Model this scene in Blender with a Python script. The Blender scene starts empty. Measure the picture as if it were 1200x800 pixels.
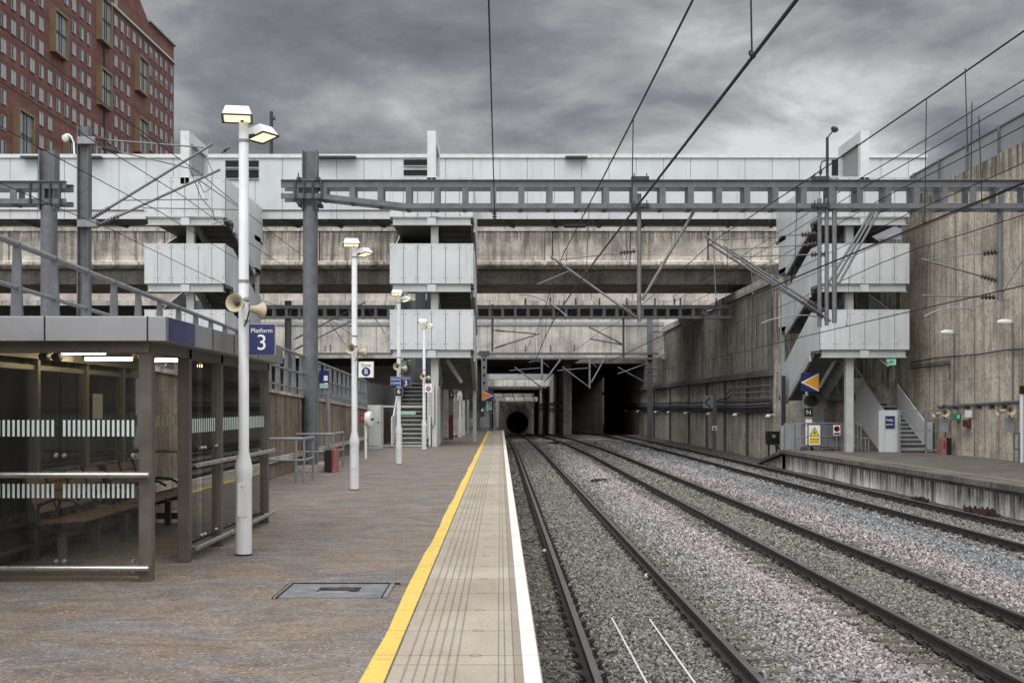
import bpy, math, random
import numpy as np
from mathutils import Vector, Matrix
random.seed(7)
rng = np.random.default_rng(7)
SC = bpy.context.scene
COL = SC.collection
R = math.radians

# ------------------------------------------------------------------ camera
F = 1480.0            # focal length in pixels of the 1200 px wide photograph
EYE = 1.6
cam_d = bpy.data.cameras.new('camera')
cam = bpy.data.objects.new('camera', cam_d); COL.objects.link(cam)
cam.location = (0, 0, EYE); cam.rotation_euler = (R(90), 0, 0)
cam_d.sensor_width = 36; cam_d.lens = 36 * F / 1200
cam_d.shift_x = 14 / 1200; cam_d.shift_y = 76 / 1200
cam_d.clip_start = 0.1; cam_d.clip_end = 3000
SC.camera = cam

# ------------------------------------------------------------------ sky
world = bpy.data.worlds.new('World'); SC.world = world; world.use_nodes = True
def build_world():
    nt = world.node_tree; nt.nodes.clear(); N = nt.nodes.new; L = nt.links.new
    out = N('ShaderNodeOutputWorld'); bg = N('ShaderNodeBackground'); L(bg.outputs[0], out.inputs[0])
    bg.inputs[1].default_value = 0.1
    sky = N('ShaderNodeTexSky'); sky.sky_type = 'NISHITA'; sky.sun_disc = False
    sky.sun_elevation = R(48); sky.sun_rotation = R(200)
    tc = N('ShaderNodeTexCoord'); sep = N('ShaderNodeSeparateXYZ'); L(tc.outputs['Generated'], sep.inputs[0])
    def math_(op, a, b=None, clamp=False):
        m = N('ShaderNodeMath'); m.operation = op; m.use_clamp = clamp
        for i, v in enumerate((a, b)):
            if v is None: continue
            if isinstance(v, (int, float)): m.inputs[i].default_value = v
            else: L(v, m.inputs[i])
        return m.outputs[0]
    zc = math_('ADD', math_('MAXIMUM', sep.outputs[2], 0.0), 0.26)
    cx = math_('DIVIDE', sep.outputs[0], zc); cy = math_('DIVIDE', sep.outputs[1], zc)
    comb = N('ShaderNodeCombineXYZ'); L(math_('MULTIPLY', cx, 1.45), comb.inputs[0]); L(math_('MULTIPLY', cy, 1.5), comb.inputs[1])
    def noise(scale, det, rough, dist, off):
        mp = N('ShaderNodeMapping'); mp.inputs['Location'].default_value = off; L(comb.outputs[0], mp.inputs[0])
        n = N('ShaderNodeTexNoise'); n.inputs['Scale'].default_value = scale; n.inputs['Detail'].default_value = det
        n.inputs['Roughness'].default_value = rough; n.inputs['Distortion'].default_value = dist
        L(mp.outputs[0], n.inputs['Vector']); return n.outputs[0]
    n1 = noise(0.95, 8, .58, .25, (5.3, 2.2, 0)); n2 = noise(2.4, 8, .6, .3, (7, 4, 0))
    s = math_('ADD', math_('MULTIPLY', n1, 0.68), math_('MULTIPLY', n2, 0.32))
    cr = N('ShaderNodeValToRGB'); L(s, cr.inputs[0]); e = cr.color_ramp.elements
    e[0].position = .39; e[0].color = (.150, .155, .170, 1)
    e[1].position = .61; e[1].color = (.72, .72, .72, 1)
    m = e.new(.46); m.color = (.24, .246, .262, 1)
    m = e.new(.53); m.color = (.41, .413, .42, 1)
    # overcast sky, with out-of-view gain added overhead and behind to light the facades
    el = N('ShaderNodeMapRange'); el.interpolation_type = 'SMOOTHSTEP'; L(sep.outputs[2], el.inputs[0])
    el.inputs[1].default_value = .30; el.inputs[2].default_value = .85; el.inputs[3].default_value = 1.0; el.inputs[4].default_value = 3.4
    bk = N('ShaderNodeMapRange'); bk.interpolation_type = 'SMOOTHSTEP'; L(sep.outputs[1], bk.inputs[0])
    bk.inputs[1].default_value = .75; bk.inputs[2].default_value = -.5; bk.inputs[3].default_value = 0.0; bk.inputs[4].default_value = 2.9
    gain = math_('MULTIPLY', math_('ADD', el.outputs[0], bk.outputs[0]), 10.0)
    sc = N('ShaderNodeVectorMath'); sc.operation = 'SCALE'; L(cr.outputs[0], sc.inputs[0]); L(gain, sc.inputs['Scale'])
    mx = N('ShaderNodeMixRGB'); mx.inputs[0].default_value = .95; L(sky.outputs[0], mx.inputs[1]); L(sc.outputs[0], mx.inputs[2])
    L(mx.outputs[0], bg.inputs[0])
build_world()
sun_d = bpy.data.lights.new('sun', 'SUN'); sun_d.energy = 1.1; sun_d.angle = R(35); sun_d.color = (1, .97, .93)
sun = bpy.data.objects.new('sun', sun_d); COL.objects.link(sun)
sun.location = (0, -20, 60); sun.rotation_euler = (R(42), 0, R(-20))
vs = SC.view_settings
SC.display_settings.display_device = 'sRGB'
vs.view_transform = 'Standard'; vs.look = 'None'; vs.exposure = 0.0; vs.gamma = 1; vs.use_curve_mapping = False
SC.cycles.max_bounces = 8; SC.cycles.transparent_max_bounces = 24
SC.cycles.use_denoising = True

# ------------------------------------------------------------------ materials
def new_mat(name):
    m = bpy.data.materials.new(name); m.use_nodes = True; nt = m.node_tree
    b = nt.nodes['Principled BSDF']
    return m, nt, b
class NT:
    def __init__(s, nt): s.nt = nt; s._p = None
    def N(s, t): return s.nt.nodes.new(t)
    def L(s, a, b): s.nt.links.new(a, b)
    def pos(s):
        if s._p is None: s._p = s.N('ShaderNodeNewGeometry').outputs['Position']
        return s._p
    def scaled(s, sc, off=(0, 0, 0)):
        mp = s.N('ShaderNodeMapping'); mp.inputs['Scale'].default_value = sc; mp.inputs['Location'].default_value = off
        s.L(s.pos(), mp.inputs[0]); return mp.outputs[0]
    def noise(s, sc, det=5, rough=.6, scale=1.0, off=(0, 0, 0), dist=0):
        n = s.N('ShaderNodeTexNoise'); n.inputs['Scale'].default_value = scale; n.inputs['Detail'].default_value = det
        n.inputs['Roughness'].default_value = rough; n.inputs['Distortion'].default_value = dist
        s.L(s.scaled(sc, off), n.inputs['Vector']); return n.outputs[0]
    def ramp(s, v, stops):
        r = s.N('ShaderNodeValToRGB'); s.L(v, r.inputs[0]); e = r.color_ramp.elements
        while len(e) < len(stops): e.new(.5)
        for k, (p, c) in enumerate(stops):
            e[k].position = p; e[k].color = (c, c, c, 1) if isinstance(c, (int, float)) else (*c[:3], 1)
        return r.outputs[0]
    def m(s, op, a, b=None, c=None, clamp=False):
        n = s.N('ShaderNodeMath'); n.operation = op; n.use_clamp = clamp
        for i, v in enumerate((a, b, c)):
            if v is None: continue
            if isinstance(v, (int, float)): n.inputs[i].default_value = v
            else: s.L(v, n.inputs[i])
        return n.outputs[0]
    def mix(s, f, a, b, mode='MIX'):
        n = s.N('ShaderNodeMixRGB'); n.blend_type = mode
        for i, v in enumerate((f, a, b)):
            if isinstance(v, (int, float)): n.inputs[i].default_value = v if i == 0 else (v, v, v, 1)
            elif isinstance(v, tuple): n.inputs[i].default_value = (*v[:3], 1)
            else: s.L(v, n.inputs[i])
        return n.outputs[0]
    def xyz(s):
        x = s.N('ShaderNodeSeparateXYZ'); s.L(s.pos(), x.inputs[0]); return x.outputs
    def bump(s, h, b, strength=.5, dist=.01, prev=None):
        n = s.N('ShaderNodeBump'); n.inputs['Strength'].default_value = strength; n.inputs['Distance'].default_value = dist
        s.L(h, n.inputs['Height'])
        if prev is not None: s.L(prev, n.inputs['Normal'])
        s.L(n.outputs[0], b.inputs['Normal']); return n.outputs[0]

def plain(name, col, rough=.5, metal=0, var=.18, sc=6, bump=0, spec=None, streak=0):
    m, nt, b = new_mat(name); g = NT(nt)
    dark = tuple(c * (1 - var * 1.6) for c in col); lite = tuple(min(1, c * (1 + var)) for c in col)
    n = g.noise((1, 1, 1), 6, .65, sc)
    c = g.mix(g.ramp(n, [(.3, 0), (.7, 1)]), dark, lite)
    if streak:
        st = g.ramp(g.noise((5, 5, .35), 5, .6, 1.6), [(.52, 0), (.78, streak)])
        c = g.mix(st, c, tuple(x * .35 for x in col))
    g.L(c, b.inputs['Base Color'])
    r = g.m('ADD', g.m('MULTIPLY', n, .25), rough - .12, clamp=True); g.L(r, b.inputs['Roughness'])
    b.inputs['Metallic'].default_value = metal
    if spec is not None: b.inputs['Specular IOR Level'].default_value = spec
    if bump: g.bump(g.noise((1, 1, 1), 6, .7, 40), b, bump, .004)
    return m

def concrete(name, col, stain=(.035, .03, .025), amount=.75, streak_w=2.2, drips=.6, board=0, joints=0, rough=.85, contrast=1.0, pits=.3, ztop=None):
    """weathered concrete: vertical rain streaks, blotches, pits, board marks"""
    m, nt, b = new_mat(name); g = NT(nt)
    big = g.noise((.35, .35, .5), 6, .62, 1.0, dist=.6)
    col2 = tuple(c * .62 for c in col); col3 = tuple(min(1, c * 1.28) for c in col)
    c = g.ramp(big, [(.34, col2), (.5, col), (.66, col3)])
    st = g.noise((streak_w, streak_w, .13), 7, .66, 1.0, (11, 4, 2), .35)
    st2 = g.noise((streak_w * 3.2, streak_w * 3.2, .22), 6, .7, 1.0, (1, 14, 5), .2)
    s = g.m('ADD', g.m('MULTIPLY', st, .6), g.m('MULTIPLY', st2, .4))
    c = g.mix(g.ramp(s, [(.47, 0), (.62, amount)]), c, stain)
    c = g.mix(g.ramp(st2, [(.28, drips * .6), (.42, 0)]), c, tuple(min(1, x * 1.75) for x in col))
    fine = g.noise((1, 1, 1), 8, .75, 9, (3, 3, 3))
    c = g.mix(g.ramp(fine, [(.36, pits), (.5, 0)]), c, tuple(x * .25 for x in col))
    c = g.mix(.35, c, g.ramp(fine, [(.3, .15), (.7, .85)]), 'OVERLAY')
    if ztop is not None:      # grime that has run down from a coping at height ztop
        Xz = g.xyz()[2]; below = g.m('SUBTRACT', ztop[0], Xz)
        reach = g.m('MULTIPLY', g.noise((1.6, 1.6, 0), 6, .75, 1.0, (8, 3, 1)), ztop[1] * 2)
        dr = g.m('MULTIPLY', g.m('SUBTRACT', reach, below), 3.0, clamp=True)
        dr = g.m('MULTIPLY', dr, g.ramp(g.noise((7, 7, .3), 6, .7, 1.0, (4, 9, 1)), [(.38, 0), (.6, .95)]))
        c = g.mix(dr, c, stain)
    h = g.m('ADD', g.m('MULTIPLY', fine, .6), g.m('MULTIPLY', st2, .5))
    if board:
        X = g.xyz(); w = g.m('ADD', X[0], X[1])
        fr = g.m('FRACT', g.m('MULTIPLY', w, 1 / board))
        ln = g.ramp(fr, [(0, 1), (.06, 0), (.94, 0), (1, 1)])
        c = g.mix(g.m('MULTIPLY', ln, .12), c, tuple(x * .3 for x in col)); h = g.m('SUBTRACT', h, g.m('MULTIPLY', ln, .5))
        blot = g.noise((1.1, 1.1, .8), 8, .72, 1.0, (31, 7, 3), .9)
        c = g.mix(g.ramp(blot, [(.5, 0), (.66, .6)]), c, tuple(x * .38 for x in col)); c = g.mix(g.ramp(blot, [(.3, .5), (.42, 0)]), c, tuple(min(1, x * 1.3) for x in col))
        spots = g.noise((1, 1, .45), 7, .85, 5.5, (6, 1, 9)); c = g.mix(g.ramp(spots, [(.56, 0), (.66, .7)]), c, (.05, .043, .035))
        hz = g.m('FRACT', g.m('MULTIPLY', X[2], 1 / 2.6)); hl = g.ramp(hz, [(0, 1), (.008, 0), (.992, 0), (1, 1)]); c = g.mix(g.m('MULTIPLY', hl, .5), c, tuple(x * .25 for x in col))
    if joints:
        X = g.xyz(); w = g.m('ADD', X[0], X[1])
        fr = g.m('FRACT', g.m('MULTIPLY', w, 1 / joints))
        ln = g.ramp(fr, [(0, 1), (.012, 0), (.988, 0), (1, 1)])
        c = g.mix(g.m('MULTIPLY', ln, .8), c, (.012, .011, .01)); h = g.m('SUBTRACT', h, g.m('MULTIPLY', ln, 2))
    g.L(c, b.inputs['Base Color']); b.inputs['Roughness'].default_value = rough
    b.inputs['Specular IOR Level'].default_value = .25
    g.bump(h, b, .5, .02)
    return m

def asphalt(name, base=(.225, .165, .115), alt=(.165, .143, .128), sp=.7):
    m, nt, b = new_mat(name); g = NT(nt)
    big = g.noise((1.0, 1.0, 1), 7, .62, .9, (5, 2, 0), 1.2)
    c = g.mix(g.ramp(big, [(.42, 0), (.58, 1)]), base, alt)
    n2 = g.noise((1.3, 1.9, 1), 8, .70, .8, (9, 1, 0), 1.6)
    c = g.mix(g.ramp(n2, [(.5, 0), (.68, .62)]), c, (.27, .26, .262))
    c = g.mix(g.ramp(n2, [(.32, .75), (.47, 0)]), c, (.10, .072, .052))
    v = g.N('ShaderNodeTexVoronoi'); v.inputs['Scale'].default_value = 48; g.L(g.scaled((1, 1, 1)), v.inputs['Vector'])
    vc = g.N('ShaderNodeSeparateXYZ'); g.L(v.outputs['Color'], vc.inputs[0])
    spk = g.m('MULTIPLY', g.m('GREATER_THAN', vc.outputs[0], .93), g.m('LESS_THAN', v.outputs['Distance'], .42))
    c = g.mix(g.m('MULTIPLY', spk, sp * .7), c, (.62, .56, .48))
    spd = g.m('MULTIPLY', g.m('LESS_THAN', vc.outputs[0], .25), .45)
    c = g.mix(spd, c, (.05, .035, .026))
    fine = g.noise((1, 1, 1), 8, .8, 60)
    c = g.mix(.5, c, g.ramp(fine, [(.3, .18), (.7, .82)]), 'OVERLAY')
    # cross joints between the lengths of surfacing
    X = g.xyz(); wob = g.m('ADD', X[1], g.m('MULTIPLY', g.noise((1.5, 0, 0), 3, .5, 1), .06))
    fr = g.m('FRACT', g.m('MULTIPLY', g.m('SUBTRACT', wob, 8.69), 1 / 2.72))
    ln = g.ramp(fr, [(0, 1), (.006, 0), (.996, 0), (1, 1)])
    c = g.mix(g.m('MULTIPLY', ln, .65), c, (.03, .025, .02))
    g.L(c, b.inputs['Base Color'])
    g.L(g.ramp(big, [(.3, .62), (.7, .8)]), b.inputs['Roughness']); b.inputs['Specular IOR Level'].default_value = .35
    h = g.m('ADD', fine, g.m('MULTIPLY', v.outputs['Distance'], .8))
    g.bump(h, b, .45, .006)
    return m

def paving():
    """coping slabs: dotted tactile rows, straight grooves, joints every 0.9 m with a lifting ring on each"""
    m, nt, b = new_mat('paving'); g = NT(nt)
    X = g.xyz(); x, y = X[0], X[1]
    col = g.mix(g.ramp(g.noise((1.2, .6, 1), 6, .6, 1.3), [(.32, 0), (.68, 1)]), (.335, .285, .22), (.45, .395, .32))
    fine = g.noise((1, 1, 1), 8, .75, 45)
    col = g.mix(.4, col, g.ramp(fine, [(.3, .2), (.7, .8)]), 'OVERLAY')
    # per slab tone
    sid = g.m('FLOOR', g.m('MULTIPLY', g.m('SUBTRACT', y, 8.1), 1 / .9))
    wn = g.N('ShaderNodeTexWhiteNoise'); wn.noise_dimensions = '1D'; g.L(sid, wn.inputs['W'])
    col = g.mix(g.m('MULTIPLY', wn.outputs[0], .32), col, (.22, .18, .135))
    dirt = g.noise((7, .5, 1), 6, .7, 1.2); col = g.mix(g.ramp(dirt, [(.55, 0), (.75, .4)]), col, (.13, .1, .075))
    def line(v, at, w):
        d = g.m('ABSOLUTE', g.m('SUBTRACT', v, at)); return g.m('LESS_THAN', d, w)
    acc = None
    dots = g.m('GREATER_THAN', g.m('FRACT', g.m('MULTIPLY', y, 1 / .034)), .38)
    for xx in (-.575, -.51, -.445, -.385, -.325, -.27):
        l = g.m('MULTIPLY', line(x, xx, .0075), dots); l = g.m('MULTIPLY', l, .62)
        acc = l if acc is None else g.m('MAXIMUM', acc, l)
    for xx in (-.01, .03, .085):
        acc = g.m('MAXIMUM', acc, g.m('MULTIPLY', line(x, xx, .004), .55))
    fy = g.m('FRACT', g.m('MULTIPLY', g.m('SUBTRACT', y, 8.1), 1 / .9))
    dj = g.m('MULTIPLY', g.m('MINIMUM', fy, g.m('SUBTRACT', 1, fy)), .9)
    acc = g.m('MAXIMUM', acc, g.m('MULTIPLY', g.m('LESS_THAN', dj, .006), .8))
    acc = g.m('MAXIMUM', acc, g.m('MULTIPLY', line(y, 7.81, .007), .8))
    dx = g.m('SUBTRACT', x, -.155)
    rr = g.m('SQRT', g.m('ADD', g.m('MULTIPLY', dx, dx), g.m('MULTIPLY', dj, dj)))
    ring = g.m('MULTIPLY', g.m('LESS_THAN', g.m('ABSOLUTE', g.m('SUBTRACT', rr, .036)), .005), .8)
    acc = g.m('MAXIMUM', acc, ring)
    # a browner strip beside the white edge line
    strip = g.m('MULTIPLY', g.m('GREATER_THAN', x, .085), .45); col = g.mix(strip, col, (.17, .135, .1))
    col = g.mix(acc, col, (.035, .028, .022))
    g.L(col, b.inputs['Base Color']); b.inputs['Roughness'].default_value = .8
    h = g.m('SUBTRACT', g.m('MULTIPLY', fine, .3), acc); g.bump(h, b, .6, .006)
    return m

def road_paint(name, col, wear=.35):
    m, nt, b = new_mat(name); g = NT(nt)
    n = g.noise((1, 1, 1), 8, .75, 14)
    c = g.mix(g.ramp(n, [(.52, 0), (.72, wear)]), col, tuple(x * .45 for x in col))
    n2 = g.noise((3, .6, 1), 6, .7, 1.5); c = g.mix(g.ramp(n2, [(.5, 0), (.75, .3)]), c, (.25, .2, .13))
    X = g.xyz(); fy = g.m('FRACT', g.m('MULTIPLY', g.m('SUBTRACT', X[1], 8.1), 1 / .9))
    dj = g.m('MINIMUM', fy, g.m('SUBTRACT', 1, fy)); c = g.mix(g.m('MULTIPLY', g.m('LESS_THAN', dj, .007), .6), c, (.05, .04, .03))
    g.L(c, b.inputs['Base Color']); b.inputs['Roughness'].default_value = .65
    g.bump(g.noise((1, 1, 1), 6, .8, 60), b, .4, .004)
    return m

def gravel():
    m, nt, b = new_mat('gravel'); g = NT(nt)
    X = g.xyz(); x = X[0]
    wob = g.m('ADD', x, g.m('MULTIPLY', g.m('SUBTRACT', g.noise((.6, .22, 1), 4, .6, 1), .5), 1.3))
    fac = g.m('DIVIDE', wob, 16.0)
    olive = (.19, .178, .152); grey = (.27, .268, .258); pink = (.325, .283, .275); blue = (.238, .243, .247); dk = (.12, .11, .096)
    c = g.ramp(fac, [(0, dk), (.05, olive), (.165, olive), (.195, grey), (.225, pink), (.268, pink), (.285, olive), (.42, olive),
                     (.44, pink), (.475, pink), (.50, blue), (.575, blue), (.60, pink), (.66, olive), (.75, olive)])
    oi = g.N('ShaderNodeObjectInfo')
    c = g.mix(.9, c, g.ramp(oi.outputs['Random'], [(0, .08), (.35, .38), (.75, .60), (1, 1.0)]), 'OVERLAY')
    hv = g.N('ShaderNodeHueSaturation'); r2 = g.m('FRACT', g.m('MULTIPLY', oi.outputs['Random'], 91.7))
    g.L(g.m('ADD', g.m('MULTIPLY', r2, .9), .35), hv.inputs['Saturation']); hv.inputs['Hue'].default_value = .5; g.L(c, hv.inputs['Color'])
    g.L(hv.outputs[0], b.inputs['Base Color']); b.inputs['Roughness'].default_value = .85; b.inputs['Specular IOR Level'].default_value = .3
    return m
def gravel_sheet():
    m, nt, b = new_mat('gravel_sheet'); g = NT(nt)
    v = g.N('ShaderNodeTexVoronoi'); v.inputs['Scale'].default_value = 17; g.L(g.scaled((1, 1, 1)), v.inputs['Vector'])
    X = g.xyz(); wob = g.m('ADD', X[0], g.m('MULTIPLY', g.m('SUBTRACT', g.noise((.6, .22, 1), 4, .6, 1), .5), 1.3))
    c = g.ramp(g.m('DIVIDE', wob, 16.0), [(0, (.10, .092, .08)), (.165, (.155, .146, .125)), (.225, (.24, .20, .195)), (.268, (.24, .20, .195)), (.285, (.155, .15, .13)),
              (.42, (.155, .15, .13)), (.45, (.24, .20, .195)), (.5, (.18, .185, .19)), (.575, (.18, .185, .19)), (.62, (.22, .185, .18)), (.7, (.14, .13, .11))])
    vs_ = g.N('ShaderNodeSeparateXYZ'); g.L(v.outputs['Color'], vs_.inputs[0])
    c = g.mix(.9, c, g.ramp(vs_.outputs[0], [(0, .1), (1, .9)]), 'OVERLAY')
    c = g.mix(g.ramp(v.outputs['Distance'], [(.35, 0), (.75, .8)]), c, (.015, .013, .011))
    g.L(c, b.inputs['Base Color']); b.inputs['Roughness'].default_value = .95
    g.bump(g.m('MULTIPLY', v.outputs['Distance'], -1), b, .9, .04)
    return m

def panel_white(name='white_panel', col=(.535, .56, .565), dirt=.45):
    m, nt, b = new_mat(name); g = NT(nt)
    n = g.noise((.5, .5, .5), 5, .6, 1)
    c = g.mix(g.ramp(n, [(.35, 0), (.65, 1)]), tuple(x * .88 for x in col), tuple(x * 1.06 for x in col))
    st = g.noise((3.5, 3.5, .16), 6, .68, 1.2, (2, 7, 3), .2)
    c = g.mix(g.ramp(st, [(.53, 0), (.75, dirt)]), c, (.22, .2, .17))
    sp = g.noise((1, 1, 1), 8, .8, 12); c = g.mix(g.ramp(sp, [(.62, 0), (.72, dirt * .8)]), c, (.15, .13, .11))
    g.L(c, b.inputs['Base Color']); b.inputs['Roughness'].default_value = .42
    g.L(g.ramp(n, [(.3, .34), (.7, .5)]), b.inputs['Roughness'])
    g.bump(n, b, .08, .02)
    return m

def brick():
    m, nt, b = new_mat('brick'); g = NT(nt)
    X = g.xyz()
    br = g.N('ShaderNodeTexBrick'); cb = g.N('ShaderNodeCombineXYZ'); g.L(g.m('ADD', X[1], X[0]), cb.inputs[0]); g.L(X[2], cb.inputs[1])
    g.L(cb.outputs[0], br.inputs['Vector']); br.inputs['Scale'].default_value = 1.0
    br.inputs['Brick Width'].default_value = .9; br.inputs['Row Height'].default_value = .295; br.inputs['Mortar Size'].default_value = .02
    br.inputs['Color1'].default_value = (.20, .085, .063, 1); br.inputs['Color2'].default_value = (.14, .058, .045, 1); br.inputs['Mortar'].default_value = (.085, .035, .028, 1)
    n = g.noise((.25, .25, .6), 6, .6, 1, dist=.5)
    c = g.mix(g.ramp(n, [(.4, 0), (.65, .6)]), br.outputs[0], (.075, .03, .025))
    fl = g.m('FRACT', g.m('MULTIPLY', X[2], 1 / 2.95)); band = g.ramp(fl, [(.0, .6), (.16, .6), (.2, 0), (.9, 0), (1, .6)])
    c = g.mix(g.m('MULTIPLY', band, .55), c, (.06, .025, .02))
    g.L(c, b.inputs['Base Color']); b.inputs['Roughness'].default_value = .9
    return m

def glass(name, tint=(.94, .955, .945), refl=.9, dirt=.018):
    m, nt, b = new_mat(name); g = NT(nt); nt.nodes.remove(b)
    out = [n for n in nt.nodes if n.type == 'OUTPUT_MATERIAL'][0]
    t = g.N('ShaderNodeBsdfTransparent'); t.inputs[0].default_value = (*tint, 1)
    gl = g.N('ShaderNodeBsdfGlossy'); gl.inputs['Roughness'].default_value = .03; gl.inputs[0].default_value = (refl, refl, refl, 1)
    d = g.N('ShaderNodeBsdfDiffuse'); d.inputs[0].default_value = (.3, .3, .28, 1)
    fr = g.N('ShaderNodeFresnel'); fr.inputs[0].default_value = 1.28
    m1 = g.N('ShaderNodeMixShader'); g.L(g.m('MULTIPLY', fr.outputs[0], 1.3, clamp=True), m1.inputs[0]); g.L(t.outputs[0], m1.inputs[1]); g.L(gl.outputs[0], m1.inputs[2])
    m2 = g.N('ShaderNodeMixShader'); st = g.noise((4, 4, .6), 5, .6, 1); g.L(g.ramp(st, [(.35, dirt * .5), (.7, dirt * 2)]), m2.inputs[0])
    g.L(m1.outputs[0], m2.inputs[1]); g.L(d.outputs[0], m2.inputs[2]); g.L(m2.outputs[0], out.inputs[0])
    return m
def emit(name, col, s):
    m, nt, b = new_mat(name); b.inputs['Base Color'].default_value = (*col, 1)
    b.inputs['Emission Color'].default_value = (*col, 1); b.inputs['Emission Strength'].default_value = s
    return m

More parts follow.
